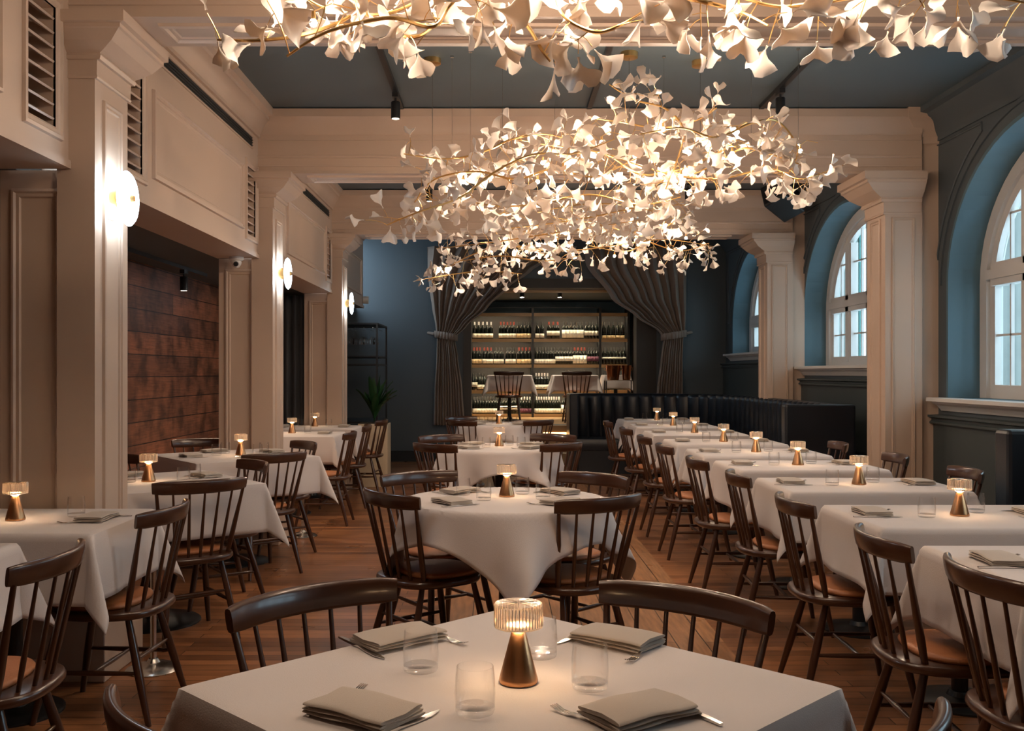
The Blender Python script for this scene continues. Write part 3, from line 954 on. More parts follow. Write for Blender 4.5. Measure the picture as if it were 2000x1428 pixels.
chair(-2.42, 6.40, .8, .6, D + 'in the alcove left of the farther angled table', GLc)
chair(-1.36, 8.60, -1, .0, D + 'nearest of the three past the second left column', GLc)
chair(-1.37, 9.70, -1, -.1, D + 'middle of the three past the second left column', GLc)
chair(-1.34, 10.8, -1, .1, D + 'farthest of the three past the second left column, against the planter', GLc)

# ------------------------------------------------------------------ centre tables
make_table(.02, 1.79, pi/4, .415, .415, 'black pedestal table under white cloth in the centre foreground', None)
cloth(.02, 1.79, pi/4, .425, .425, .25, 'white cloth on the square table in the centre foreground', None, seed=90)
put(lamp0, .036, 1.815, CZ, .3, 'bronze cone lamp with ribbed glass shade on the foreground table', 'lamp', GL)
for (x, y, w_) in [(-.152, 1.884, 'left behind the lamp'), (-.041, 1.650, 'front, nearest the viewer'), (.166, 1.78, 'right of the lamp'), (.084, 1.978, 'behind the lamp')]:
    put(tumbler0, x, y, CZ, 0, 'clear tumbler on the foreground table, ' + w_, 'glass', GG)
setting(-.215, 2.085, .62, -.78, 'at the back left of the foreground table')
setting(.25, 2.08, -.62, -.78, 'at the back right of the foreground table')
setting(-.228, 1.635, .55, .84, 'at the front left of the foreground table')
setting(.235, 1.63, -.55, .84, 'at the front right of the foreground table')
GC = 'chairs round the foreground table'
chair(-.42, 2.31, .68, -.73, D + 'at the back left of the foreground table', GC)
chair(.415, 2.285, -.66, -.75, D + 'at the back right of the foreground table', GC)
chair(-.47, 1.50, .68, .73, D + 'at the front left of the foreground table, only its rail end in view', GC)
chair(.53, 1.44, -.66, .75, D + 'at the front right of the foreground table, only its rail end in view', GC)

rt = [(.03, 4.46, pi/4 + .06, .62, 'round table behind the foreground table'), (.0, 7.56, .08, .63, 'middle round table'), (0.0, 11.0, .05, .63, 'farthest round table')]
for i, (x, y, cr, W_, nm) in enumerate(rt):
    make_table(x, y, 0, .455, .455, 'pedestal table under cloth, ' + nm, 'round tables down the centre', rnd_top=True)
    cloth(x, y, 0, .46, .46, 0, 'white cloth with hanging corners on the ' + nm, 'tablecloths on the round tables', rnd_top=True, crot=cr, W=W_, seed=60 + i)
    put(lamp0, x + (.005 if i == 0 else -.0), y + (.08 if i == 0 else .1 if i == 1 else 0), CZ, 0, 'lit bronze lamp on the ' + nm, 'lamp', GL)
    for k, (dx, dy, w_) in enumerate([(-.24, -.17, 'front left'), (.24, -.17, 'front right'), (-.22, .22, 'back left'), (.26, .20, 'back right')]):
        setting(x + dx, y + dy, -dx, -dy, 'at the %s of the %s' % (w_, nm), y < 8)
    for k, (dx, dy, w_) in enumerate([(-.10, -.06, 'front left'), (.17, -.02, 'front right'), (-.20, .13, 'back left'), (.08, .17, 'back right')]):
        put(tumbler0, x + dx, y + dy, CZ, 0, 'clear tumbler at the %s of the %s' % (w_, nm), 'glass', GG)
G2 = 'chairs round the round tables'
chair(-.46, 4.30, .80, .60, D + 'at the front left of the round table behind the foreground table', G2)
chair(.41, 4.14, -.55, .83, D + 'at the front right of the round table behind the foreground table', G2)
chair(-.40, 5.06, .58, -.81, D + 'at the back left of the round table behind the foreground table', G2)
chair(.465, 4.98, -.72, -.69, D + 'at the back right of the round table behind the foreground table', G2)
chair(-.46, 7.20, .67, .74, D + 'at the front left of the middle round table', G2)
chair(.45, 7.28, -.70, .71, D + 'at the front right of the middle round table', G2)
chair(-.47, 8.10, .65, -.76, D + 'at the back left of the middle round table', G2)
chair(.44, 8.20, -.6, -.8, D + 'at the back right of the middle round table', G2)
chair(-.40, 10.72, .67, .74, D + 'at the front left of the farthest round table', G2)
chair(.42, 10.75, -.67, .74, D + 'at the front right of the farthest round table', G2)
chair(-.44, 11.55, .6, -.8, D + 'at the back left of the farthest round table', G2)

# ------------------------------------------------------------------ navy banquettes
def offset(path, o):
    out = []
    for i, p in enumerate(path):
        a = path[max(0, i-1)]; c = path[min(len(path)-1, i+1)]
        t = Vector((c[0]-a[0], c[1]-a[1])).normalized()
        nrm = Vector((t.y, -t.x))
        out.append((p[0] + nrm.x*o, p[1] + nrm.y*o))
    return out
def smooth_path(pts, it=3):
    for _ in range(it):
        q = [pts[0]]
        for a, b_ in zip(pts[:-1], pts[1:]):
            q += [(a[0]*.75 + b_[0]*.25, a[1]*.75 + b_[1]*.25), (a[0]*.25 + b_[0]*.75, a[1]*.25 + b_[1]*.75)]
        q.append(pts[-1]); pts = q
    return pts
def resample(pts, step):
    L = [0]
    for a, b_ in zip(pts[:-1], pts[1:]): L.append(L[-1] + sqrt((a[0]-b_[0])**2 + (a[1]-b_[1])**2))
    n = max(2, int(round(L[-1]/step))); out = []
    j = 0
    for k in range(n + 1):
        s_ = L[-1]*k/n
        while j < len(L) - 2 and L[j+1] < s_: j += 1
        t = (s_ - L[j])/max(1e-9, L[j+1]-L[j])
        out.append((pts[j][0]*(1-t) + pts[j+1][0]*t, pts[j][1]*(1-t) + pts[j+1][1]*t))
    return out, L[-1]
def banquette(path, label, ends, seat=.48):
    root = empty('banquette', (path[0][0], path[0][1], 0)); tag(root, label, 'bench')
    ox, oy = path[0]
    pts, L = resample(smooth_path(path), .0245)
    per = 7
    nrmd = []
    rings = []
    for i, p in enumerate(pts):
        a = pts[max(0, i-1)]; c = pts[min(len(pts)-1, i+1)]
        t = Vector((c[0]-a[0], c[1]-a[1])).normalized(); nx, ny = t.y, -t.x   # points into the room side
        ph = (i % per)/per
        bump = .030*abs(sin(pi*ph))**.6
        prof = [(-.12, 0.0), (-.12, 1.03), (-.11, 1.045), (-.05, 1.05), (.0 + bump*.3, 1.045), (.012 + bump*.8, 1.03), (.015 + bump, .99), (.015 + bump, .48), (.01, .42), (.0, 0.0)]
        rings.append([(p[0] + nx*o - ox, p[1] + ny*o - oy, z) for o, z in prof])
    b = MB(); b.loops(rings); b.build('channelled_back', M['navy'], root, 50)
    coarse, _ = resample(smooth_path(path), .12)
    rings = []; rings2 = []
    for i, p in enumerate(coarse):
        a = coarse[max(0, i-1)]; c = coarse[min(len(coarse)-1, i+1)]
        t = Vector((c[0]-a[0], c[1]-a[1])).normalized(); nx, ny = t.y, -t.x
        prof = [(.02, .30), (.02, .45), (.08, .462), (seat-.06, .462), (seat-.01, .452), (seat, .43), (seat, .33), (seat-.01, .30)]
        rings.append([(p[0] + nx*o - ox, p[1] + ny*o - oy, z) for o, z in prof])
        rings2.append([(p[0] + nx*o - ox, p[1] + ny*o - oy, z) for o, z in [(.0, 0), (.0, .30), (seat-.03, .30), (seat-.03, 0)]])
    b = MB(); b.loops(rings); b.build('seat', M['navy'], root, 50)
    b = MB(); b.loops(rings2); b.build('seat_base', M['navy'], root)
    for (x0, x1, y0, y1) in ends:
        b = MB(); b.box(x0 - ox, x1 - ox, y0 - oy, y1 - oy, 0, 1.05); b.build('end_panel', M['navy'], root, bevel=.02)
    return root
banquette([(1.05, 13.32), (2.05, 13.2), (2.75, 12.75), (3.0, 11.6), (3.0, 8.62)],
          'long navy banquette with channelled back curving round the end of the right-hand row', [(2.50, 3.12, 8.50, 8.63), (.93, 1.05, 12.85, 13.46)])
banquette([(3.0, 4.76), (3.0, 2.0), (3.0, -1.0)], 'navy leather bench end at the right edge beside the second table', [(2.47, 3.12, 4.72, 4.86)])

# ------------------------------------------------------------------ sconces on the left columns
def make_sconce():
    root = empty('wall_sconce')
    b = MB(); b.box(0, .014, -.045, .045, -.095, .095); b.build('back_plate', M['plate'], root, bevel=.004)
    b = MB(); b.tube([(.014, 0, 0), (.075, 0, 0)], .045, 24); b.build('brass_drum', M['gold'], root, 40)
    b = MB(); b.loops([[(x, r*cos(2*pi*k/40), r*sin(2*pi*k/40)) for k in range(40)] for x, r in [(.070, .05), (.075, .115), (.082, .123), (.090, .115), (.096, .05), (.097, .02)]])
    b.build('glowing_disc', M['sconce'], root, 50)
    b = MB(); b.tube([(.097, 0, 0), (.112, 0, 0)], [.018, .014], 16); b.build('centre_knob', M['gold'], root, 40)
    return root
sc0 = make_sconce()
for i, d in enumerate(COLD):
    c = sc0 if i == 0 else copy_tree(sc0)
    c.location = (-1.746, d + .16, 2.11)
    tag(c, 'round glowing disc sconce on the %s left column' % ('nearest', 'second', 'third')[i], 'wall light', 'disc sconces on the left columns')

# ------------------------------------------------------------------ ceiling tracks and spotlights
def track(x, y0, y1, z, label):
    b = MB(); b.box(x - .018, x + .018, y0, y1, z - .03, z)
    o = b.build('lighting_track', M['black']); tag(o, label, 'track', 'black lighting tracks'); return o
track(-.74, 4.75, 7.35, CEIL, 'black lighting track on the blue ceiling left of the middle chandelier')
track(.68, 4.75, 7.35, CEIL, 'black lighting track on the blue ceiling above the middle chandelier')
track(1.98, 4.75, 7.35, CEIL, 'black lighting track on the blue ceiling right of the middle chandelier')
track(-2.69, 6.0, 8.9, 2.235, 'black lighting track in the timber-lined alcove')
track(-.74, .2, 3.9, CEIL, 'added black lighting track above the view in the nearest bay, left')  # nearest-bay tracks are added above the view to carry extra lamps
track(.5, .2, 3.9, CEIL, 'added black lighting track above the view in the nearest bay, centre')
track(1.98, .2, 3.9, CEIL, 'added black lighting track above the view in the nearest bay, right')
track(-.74, 8.0, 10.6, CEIL, 'added black lighting track on the ceiling of the far bay, left')  # far-bay tracks are added too, on a mostly hidden ceiling
track(1.98, 8.0, 10.6, CEIL, 'added black lighting track on the ceiling of the far bay, right')
def make_spot():
    root = empty('track_spotlight')
    b = MB(); b.box(-.02, .02, -.05, .05, -.03, 0); b.tube([(0, 0, -.03), (0, 0, -.06)], .008, 8); b.build('bracket', M['black'], root)
    b = MB(); b.lathe([(.030, -.175), (.033, -.175), (.033, -.06), (.03, -.055)], 24); b.build('can', M['black'], root, 40)
    b = MB(); b.lathe([(.026, -.1765), (.001, -.177)], 20); b.build('lens', M['spotlens'] if 'spotlens' in M else M['black'], root)
    return root
M['spotlens'] = emit('spot_lens', (1, .85, .65), 3)
sp0 = make_spot(); spots = []
for i, (x, y, z, lab) in enumerate([(-.74, 6.95, CEIL - .03, 'black can spotlight on the left track before the middle beam'), (1.98, 6.85, CEIL - .03, 'black can spotlight on the right track before the middle beam'),
 (-.74, 2.1, CEIL - .03, 'added black can spotlight above the view, left track of the nearest bay'), (1.98, 2.3, CEIL - .03, 'added black can spotlight above the view, right track of the nearest bay'),  # cans of the nearest and far bays are added lamps
 (-.74, 10.3, CEIL - .03, 'added black can spotlight on the left track of the far bay'), (1.98, 10.2, CEIL - .03, 'added black can spotlight on the right track of the far bay'), (-2.69, 8.3, 2.205, 'black can spotlight in the timber-lined alcove')]):
    c = sp0 if i == 0 else copy_tree(sp0); c.location = (x, y, z); spots.append((x, y, z)); tag(c, lab, 'spotlight', 'black track spotlights')

SPOTS = {2: (22, 120, radians(-28))}
for i, (x, y, z) in enumerate(spots):
    ld = bpy.data.lights.new('spotlight_beam', 'SPOT'); ld.color = (1, .76, .55); ld.spot_blend = .9; ld.shadow_soft_size = .03
    lo_ = bpy.data.objects.new('spotlight_beam', ld); col.objects.link(lo_)
    if x < -2: ld.energy = 34; ld.spot_size = radians(125); lo_.location = (x + .08, y, z - .18); lo_.rotation_euler = (0, radians(-28), 0)
    else: ld.energy = SPOT; ld.spot_size = radians(115); lo_.location = (x, y, z - .185)  # beams in the nearest and far bays are added to brighten tables and floor
# ------------------------------------------------------------------ chandeliers
def petal_mesh(seed):
    r = random.Random(seed)
    nu, nv = 7, 9
    spread = r.uniform(.42, .72); notch = r.uniform(.1, .3); wav = r.uniform(.12, .26); cup = r.uniform(.1, .5); off = r.uniform(0, 6)
    top = []
    for i in range(nu + 1):
        t = i/nu
        for j in range(nv + 1):
            s_ = -1 + 2*j/nv
            rad = .018 + .082*t
            wfac = .06 + .94*min(1, max(0, (t - .12)/.5))**1.25
            ang = s_*spread*wfac
            ln = rad*(1 - (notch*math.exp(-(s_*4)**2) + .10*abs(s_)**3)*max(0, t - .55)/.45 + .05*sin(7*s_ + off)*max(0, t-.5))
            if t == 0: ang = s_*.18
            x = ln*sin(ang); y = ln*cos(ang)
            z = wav*.1*t*t*sin(3.2*s_ + off) + cup*.05*(s_*s_)*t*t - .10*cup*t*t*.4
            top.append((x, y, z))
    th = .0022
    m = len(top)
    vs = top + [(x, y, z - th) for x, y, z in top]
    fs = []
    w = nv + 1
    for i in range(nu):
        for j in range(nv):
            a = i*w + j
            fs.append((a, a+1, a+w+1, a+w)); fs.append((m+a, m+a+w, m+a+w+1, m+a+1))
    edge = [(0, j) for j in range(nv)] + [(i, nv) for i in range(nu)] + [(nu, j) for j in range(nv, 0, -1)] + [(i, 0) for i in range(nu, 0, -1)]
    ids = [i*w + j for i, j in edge]
    for k in range(len(ids)):
        a, c = ids[k], ids[(k+1) % len(ids)]
        fs.append((a, m+a, m+c, c))
    return vs, fs
PET = [petal_mesh(k) for k in range(6)]
PETM = []
for k, (vs, fs) in enumerate(PET):
    me = bpy.data.meshes.new('petal'); me.from_pydata(vs, [], fs); me.materials.append(M['petal'])
    me.polygons.foreach_set('use_smooth', [True]*len(me.polygons)); me.set_sharp_from_angle(angle=radians(60)); me.update()
    PETM.append(me)
def catmull(pts, n=10):
    out = []
    P_ = [pts[0]] + pts + [pts[-1]]
    for i in range(1, len(P_) - 2):
        p0, p1, p2, p3 = P_[i-1], P_[i], P_[i+1], P_[i+2]
        for k in range(n):
            t = k/n
            out.append(.5*((2*p1) + (p2-p0)*t + (2*p0-5*p1+4*p2-p3)*t*t + (3*p1-p0-3*p2+p3)*t**3))
    out.append(pts[-1]); return out
def orient(dirv, roll):
    y = dirv.normalized(); z = y.orthogonal().normalized()
    z = Matrix.Rotation(roll, 3, y) @ z
    x = y.cross(z).normalized()
    return Matrix(((x.x, y.x, z.x), (x.y, y.y, z.y), (x.z, y.z, z.z))).to_4x4()
def chandelier(label, arcs, dmid, drng, origin, seed, per_m, reach, bulbs_px, wires, canopies, down=0.25, zmin=2.12, psize=1.0, zmax=3.2):
    r = random.Random(seed)
    root = empty('chandelier', origin); tag(root, label, 'chandelier', 'gold branch chandeliers with white leaves')
    O = Vector(origin)
    br = MB(); petals = []
    for ai, arc in enumerate(arcs):
        d0 = dmid + r.uniform(-drng, drng); slope = r.uniform(-drng, drng)
        pts = []
        for k, (x, y) in enumerate(arc):
            d = d0 + slope*(k/(len(arc)-1) - .5) + r.uniform(-.05, .05)
            pts.append(P(x, y, d))
        cv = catmull(pts, 9)
        n = len(cv)
        rr = [.0055*(1 - .6*abs(2*k/(n-1) - 1)) + .0012 for k in range(n)]
        br.tube([p - O for p in cv], rr, 7)
        # twigs
        L = sum((cv[k+1]-cv[k]).length for k in range(n-1))
        cnt = int(L*per_m)
        for q in range(cnt):
            t = (q + r.random())/cnt*(n-1)
            i = min(n-2, int(t)); p = cv[i].lerp(cv[i+1], t-i)
            tan = (cv[min(n-1, i+1)] - cv[i]).normalized()
            dv = Vector((r.gauss(0, 1), r.gauss(0, 1), r.gauss(-down, .8)))
            dv = (dv - tan*dv.dot(tan)*.7).normalized()
            ln = reach*r.uniform(.35, 1.0)
            dv2 = (dv + tan*r.uniform(-.8, .8)).normalized()
            e = p + dv*ln*.5 + dv2*ln*.5
            if e.z < zmin: e.z = zmin + r.random()*.06
            if e.z > zmax: e.z = zmax - r.random()*.06
            mid = p.lerp(e, .5) + Vector((r.uniform(-.2, .2), r.uniform(-.2, .2), r.uniform(-.05, .25)))*ln*.5
            tw = [p*(1-s_)**2 + mid*2*s_*(1-s_) + e*s_*s_ for s_ in (0, .25, .5, .75, 1)]
            br.tube([a - O for a in tw], [.0022, .002, .0018, .0017, .0016], 5)
            nl = r.choice((1, 1, 2, 2, 3))
            for l_ in range(nl):
                if l_ == 0: base, dd = tw[4], (tw[4]-tw[3]).normalized()
                else:
                    base0 = tw[1 + l_]
                    side = Vector((r.gauss(0, 1), r.gauss(0, 1), r.gauss(-down, .8))).normalized()
                    base = base0 + side*.045
                    br.tube([base0 - O, base0 + side*.02 + Vector((0, 0, .004)) - O, base - O], .0013, 5)
                    dd = side
                dd = (dd + Vector((r.uniform(-.3, .3), r.uniform(-.3, .3), r.uniform(-.3, .2)))).normalized()
                petals.append((base - dd*.014*psize, dd, r.uniform(0, 6.28), r.uniform(.8, 1.15)*psize, r.randrange(6)))
    br.build('branches', M['gold'], root, 50)
    # bulbs
    for (x, y, dd) in bulbs_px:
        p = P(x, y, dmid + dd)
        b = MB(); b.lathe([(.002, -.012), (.009, -.008), (.012, 0), (.009, .008), (.002, .012)], 12, tuple(p - O)); bu_ = b.build('bulb', M['bulb'], root, 60)
        b = MB(); b.tube([p - O + Vector((0, 0, .010)), p - O + Vector((0, 0, .035))], [.008, .006], 8)
        b.tube([p - O + Vector((0, 0, .035)), p - O + Vector((.05, .03, .07)), p - O + Vector((.12, .05, .06))], .002, 5); hd_ = b.build('bulb_holder', M['gold'], root); bu_.parent = hd_
    # petals: nearest in view as parts, the rest one mesh
    def vis(b_):
        p = b_[0]; d = p.y
        if d < .5: return 1e9
        x = PX + p.x*F/d; y = PY - (p.z - H)*F/d
        return d + (0 if (0 < x < 2000 and y > 0) else 50)
    petals.sort(key=vis)
    rest = MB()
    for k, (bp, dd, roll, sc, vi) in enumerate(petals):
        mat = Matrix.Translation(bp - O) @ orient(dd, roll) @ Matrix.Scale(sc*1.25, 4)
        if k < 100:
            o = bpy.data.objects.new('leaf', PETM[vi]); link(o, root); o.matrix_local = mat
        else:
            vs, fs = PET[vi]
            rest.add([mat @ Vector(v) for v in vs], fs)
    if rest.v:
        me = bpy.data.meshes.new('leaf_cluster'); me.from_pydata(rest.v, [], rest.f); me.materials.append(M['petal'])
        me.polygons.foreach_set('use_smooth', [True]*len(me.polygons)); me.set_sharp_from_angle(angle=radians(60)); me.update()
        o = bpy.data.objects.new('leaf_cluster', me); link(o, root); o['kind'] = 'stuff'
    for (x, y, z) in wires:
        b = MB(); b.tube([Vector((x, y, z)) - O, Vector((x, y, CEIL - .004)) - O], .0012, 5)
        b.lathe([(.012, CEIL - .012 - O.z), (.012, CEIL - .0005 - O.z)], 12, (x - O.x, y - O.y, 0))
        b.lathe([(.016, z - O.z - .012), (.018, z - O.z), (.01, z - O.z + .006)], 12, (x - O.x, y - O.y, 0))
        b.build('suspension_wire', M['chrome'], root)
    for (x, y, z) in canopies:
        b = MB(); b.lathe([(.052, CEIL - .035 - O.z), (.055, CEIL - .033 - O.z), (.055, CEIL - .0005 - O.z)], 28, (x - O.x, y - O.y, 0))
        b.build('ceiling_canopy', M['gold'], root, 40)
        b = MB(); b.tube([Vector((x, y, z)) - O, Vector((x, y, CEIL - .03)) - O], .0022, 6); b.build('power_cord', M['chrome'], root)
    return len(petals)

mid_arcs = [
 [(785,300),(860,310),(915,305),(960,290),(1000,272),(1060,262),(1110,272)],
 [(755,440),(815,415),(900,385),(960,340),(1040,302),(1120,300),(1200,272)],
 [(985,268),(1080,285),(1180,300),(1250,340),(1330,330),(1400,300),(1430,280)],
 [(1190,165),(1240,195),(1300,212),(1335,255),(1320,320),(1300,370)],
 [(1250,262),(1330,250),(1400,268),(1470,240),(1520,238),(1558,290),(1540,340)],
 [(1180,300),(1300,338),(1400,350),(1500,330),(1560,350),(1615,335)],
 [(860,375),(950,400),(1040,400),(1150,380),(1250,400),(1330,385)],
 [(810,395),(850,350),(930,335),(1010,350),(1080,330),(1160,345),(1240,310)],
 [(1150,230),(1220,240),(1290,250),(1360,235),(1400,210)],
 [(1330,350),(1400,320),(1450,290),(1500,300),(1560,320)]]
rear_arcs = [
 [(835,550),(880,520),(930,495),(1000,480),(1060,490)],
 [(855,485),(950,475),(1050,460),(1150,445),(1250,430)],
 [(835,545),(890,535),(950,530),(1020,535)],
 [(1000,480),(1100,490),(1200,480),(1300,468),(1395,482)],
 [(1080,425),(1180,440),(1260,470),(1330,490),(1385,475)],
 [(1150,480),(1230,490),(1290,450),(1350,415)],
 [(950,450),(1050,440),(1150,425),(1250,405),(1340,400)],
 [(900,510),(980,500),(1060,510),(1130,500)],
 [(1050,415),(1130,400),(1220,400),(1300,420)]]
front_arcs = [
 [(425,78),(520,78),(620,60),(700,20),(770,-60)],
 [(560,110),(640,62),(760,35),(845,52),(880,10),(950,-60)],
 [(640,-40),(700,10),(760,62),(820,70),(850,30),(800,-20)],
 [(860,-20),(950,5),(1020,40),(1060,100),(1075,120)],
 [(1080,-30),(1100,30),(1160,62),(1210,50),(1260,20)],
 [(1120,-40),(1250,-20),(1380,5),(1450,25),(1500,50)],
 [(1380,-30),(1500,10),(1580,8),(1700,-10),(1800,-20)],
 [(1650,-60),(1760,-20),(1880,-15),(2000,5)],
 [(700,-120),(900,-100),(1100,-110),(1300,-100),(1500,-120)],
 [(550,-50),(620,10),(720,30),(800,10),(900,-60)]]
mb_ = [(815,408,.3),(1175,278,.0),(1240,305,.2),(1295,252,-.1),(1440,258,.2),(1430,300,-.1),(1563,295,.0),(985,330,.1),(1060,318,.3),(905,355,-.2),(1050,355,0),(1330,345,.1),(1100,330,-.2),(1330,345,-.3),(1190,345,.2)]
wm = [(-.43+.13, 6.2, 2.62), (.02, 6.0, 2.75), (.36, 6.3, 2.75), (1.05, 6.2, 2.85), (1.58, 6.1, 2.75), (1.86, 6.05, 2.75), (-.18, 6.1, 2.60)]
cm = [(-.43, 6.26, 2.55), (.82, 6.14, 2.8), (1.305, 6.31, 2.85)]
n1 = chandelier('gold-branched chandelier with white ginkgo leaves, middle and widest of the three', mid_arcs, 5.75, .5, (.7, 5.9, 2.6), 11, 20, .17, mb_, wm, cm, psize=.92)
rb_ = [(1100,410,0),(872,525,.2),(1028,492,0),(1060,462,-.2),(1150,450,.1),(1240,460,0),(1300,440,.2),(1110,480,-.2),(960,490,0),(1200,500,.2),(1340,465,0),(1225,408,0)]
wr = [(-.3, 9.0, 2.6), (.5, 9.0, 2.8), (1.3, 9.2, 2.8), (1.8, 9.0, 2.6)]
n2 = chandelier('long gold-branched chandelier with white ginkgo leaves, farthest of the three', rear_arcs, 8.9, .5, (.6, 9.0, 2.5), 22, 17, .20, rb_, wr, [(.9, 9.1, 2.8)], zmin=2.14, psize=.92)
fb_ = [(612,45,.0),(700,-60,.2),(900,-80,0),(1100,-60,.1),(1300,-70,0),(1440,18,0),(1560,-80,.1),(1800,-60,0),(1000,-120,.3),(800,-130,.1),(1200,-140,0),(1400,-130,.2),(1650,-120,0),(650,-140,.1)]  # bulbs above the frame include extras added to brighten the foreground
wf = [(-.4, 2.9, 2.6), (.5, 2.9, 2.6), (1.5, 2.9, 2.6)]
n3 = chandelier('nearest gold-branched chandelier with large white leaves, cut by the top edge', front_arcs, 2.95, .25, (.4, 2.95, 2.6), 33, 13, .15, fb_, wf, [(.3, 2.9, 2.7)], down=.5, zmin=2.36)
print('petals', n1, n2, n3)

# ------------------------------------------------------------------ wine shelving and bottles
SY, SS = 17.30, 1900/17.3
def SX(px): return (px - PX)/SS
sh = empty('wine_shelving', (0, SY, OZ0)); tag(sh, 'tall oak and black metal wine shelving seen through the curtained opening', 'shelving')
zs = [2.385, 1.93, 1.475, 1.02, .60]
for k, z in enumerate(zs):
    b = MB(); b.box(SX(918), SX(1228), -.10, .28, z - OZ0 - .035, z - OZ0); b.box(SX(918), SX(1228), -.108, -.098, z - OZ0 - .058, z - OZ0); bd_ = b.build('shelf_board', M['shelf'], sh)
    if k < 4:
        b = MB(); b.box(SX(920), SX(1226), -.094, -.080, z - OZ0 - .042, z - OZ0 - .036); b.build('led_strip', M['led'], bd_)
for x in (918, 1040, 1171, 1226):
    b = MB(); b.box(SX(x) - .02, SX(x) + .02, -.11, .28, 0, 2.48 - OZ0 - (.0 if x < 1200 else .0)); b.build('upright', M['black'], sh)
b = MB(); b.box(SX(918), SX(1228), .28, .30, 0, zs[0] - OZ0); b.build('back_panel', M['dark'], sh)
b = MB(); b.box(SX(918), SX(1170), -.11, -.10, 2.475 - OZ0, 2.485 - OZ0)
for z in zs[1:]: b.box(SX(918), SX(1228), -.11, -.105, z - OZ0 + .085, z - OZ0 + .089)
b.build('retaining_rail', M['black'], sh)
def make_bottle(name, lab, cap, lz0, lz1):
    b = MB(); b.lathe([(.034, 0), (.037, .004), (.037, .185), (.033, .205), (.015, .235), (.0135, .25), (.0135, .30), (.002, .301)], 18)
    o = b.build('wine_bottle', M['bottle'], None, 40)
    b = MB(); b.lathe([(.0145, .245), (.0148, .302), (.002, .303)], 12, cap=False); b.build('capsule', M[cap], o)
    b = MB(); b.lathe([(.0378, lz0), (.0378, lz1)], 18, cap=False); b.build('label', M[lab], o, 60, solid=.0004)
    return o
protos = {}
def bottles(shelf_z, x0, x1, n, lab, cap, lz, desc):
    key = (lab, cap, lz)
    if key not in protos:
        protos[key] = make_bottle('wine_bottle', lab, cap, *lz); fresh = True
    else: fresh = False
    for k in range(n):
        o = protos[key] if (fresh and k == 0) else copy_tree(protos[key])
        X = SX(x0 + (x1 - x0)*(k + .5)/n)
        o.location = (X, SY - .02, shelf_z + .0005)
        tag(o, 'wine bottle %s' % desc, 'bottle', 'wine bottles on the lit shelves')
lo, md, ta = (.02, .095), (.06, .14), (.02, .16)
S1, S2, S3, S4 = zs[1], zs[2], zs[3], zs[4]
BT = [(S1, 923, 963, 5, 'labelw', 'caps', lo, 'with white label and silver top, left end of the upper shelf'),
 (S1, 975, 1007, 5, 'labelw', 'capr', lo, 'with white label and red top, left bay of the upper shelf'),
 (S1, 1009, 1037, 4, 'labelc', 'capk', lo, 'with cream label, left bay right end, upper shelf'),
 (S1, 1045, 1063, 2, 'labelw', 'capk', lo, 'with low white label, start of middle bay, upper shelf'),
 (S1, 1068, 1093, 3, 'labelw', 'capr', md, 'with high white label and red top, middle bay of the upper shelf'),
 (S1, 1098, 1139, 6, 'labelw', 'capk', ta, 'with tall white label, middle bay of the upper shelf'),
 (S1, 1142, 1168, 4, 'labelw', 'capk', md, 'with high white label, middle bay right end, upper shelf'),
 (S1, 1175, 1220, 5, 'labelc', 'capk', (.01, .06), 'with small cream label, right bay of the upper shelf'),
 (S2, 922, 940, 3, 'labelc', 'capr', lo, 'with cream label and red top, left end of the second shelf'),
 (S2, 943, 962, 3, 'labelw', 'capr', lo, 'with white label and red top, second group of the second shelf'),
 (S2, 965, 983, 3, 'labelw', 'capk', lo, 'with white label, third group of the second shelf'),
 (S2, 988, 1007, 3, 'labelw', 'capk', lo, 'with white label, fourth group of the second shelf'),
 (S2, 1010, 1038, 4, 'labelc', 'capr', lo, 'with cream label and red top, left bay end, second shelf'),
 (S2, 1045, 1084, 7, 'labelw', 'capk', lo, 'with low white label, middle bay left, second shelf'),
 (S2, 1085, 1118, 6, 'labelw', 'capk', md, 'with high white label, middle bay centre, second shelf'),
 (S2, 1119, 1145, 4, 'labelw', 'capr', ta, 'with tall white label and red top, middle bay of the second shelf'),
 (S2, 1148, 1169, 4, 'labeld', 'capk', md, 'with dark label, middle bay end, second shelf'),
 (S2, 1176, 1222, 7, 'labelw', 'capk', (.10, .13), 'with narrow white neck label, right bay of the second shelf'),
 (S3, 922, 931, 2, 'labelw', 'capk', md, 'with white label, left end of the third shelf'),
 (S3, 934, 948, 3, 'labelw', 'capk', lo, 'with white label, left of the left table, third shelf'),
 (S3, 1044, 1072, 5, 'labelw', 'caps', lo, 'with white label and silver top, between the tables, third shelf'),
 (S3, 1176, 1190, 2, 'labelc', 'capk', md, 'with cream label, right bay of the third shelf'),
 (S4, 924, 972, 9, 'labelw', 'capk', lo, 'with white label, left end of the lowest shelf'),
 (S4, 976, 1012, 6, 'labelw', 'capk', md, 'with white label, left bay middle, lowest shelf'),
 (S4, 1016, 1038, 4, 'labeld', 'caps', lo, 'with mauve label, left bay end, lowest shelf'),
 (S4, 1045, 1094, 10, 'labelw', 'caps', lo, 'with white label and silver top, middle bay of the lowest shelf'),
 (S4, 1098, 1126, 6, 'labelw', 'capk', ta, 'with tall white label, beside the banquette, lowest shelf')]
for t in BT: bottles(*t)

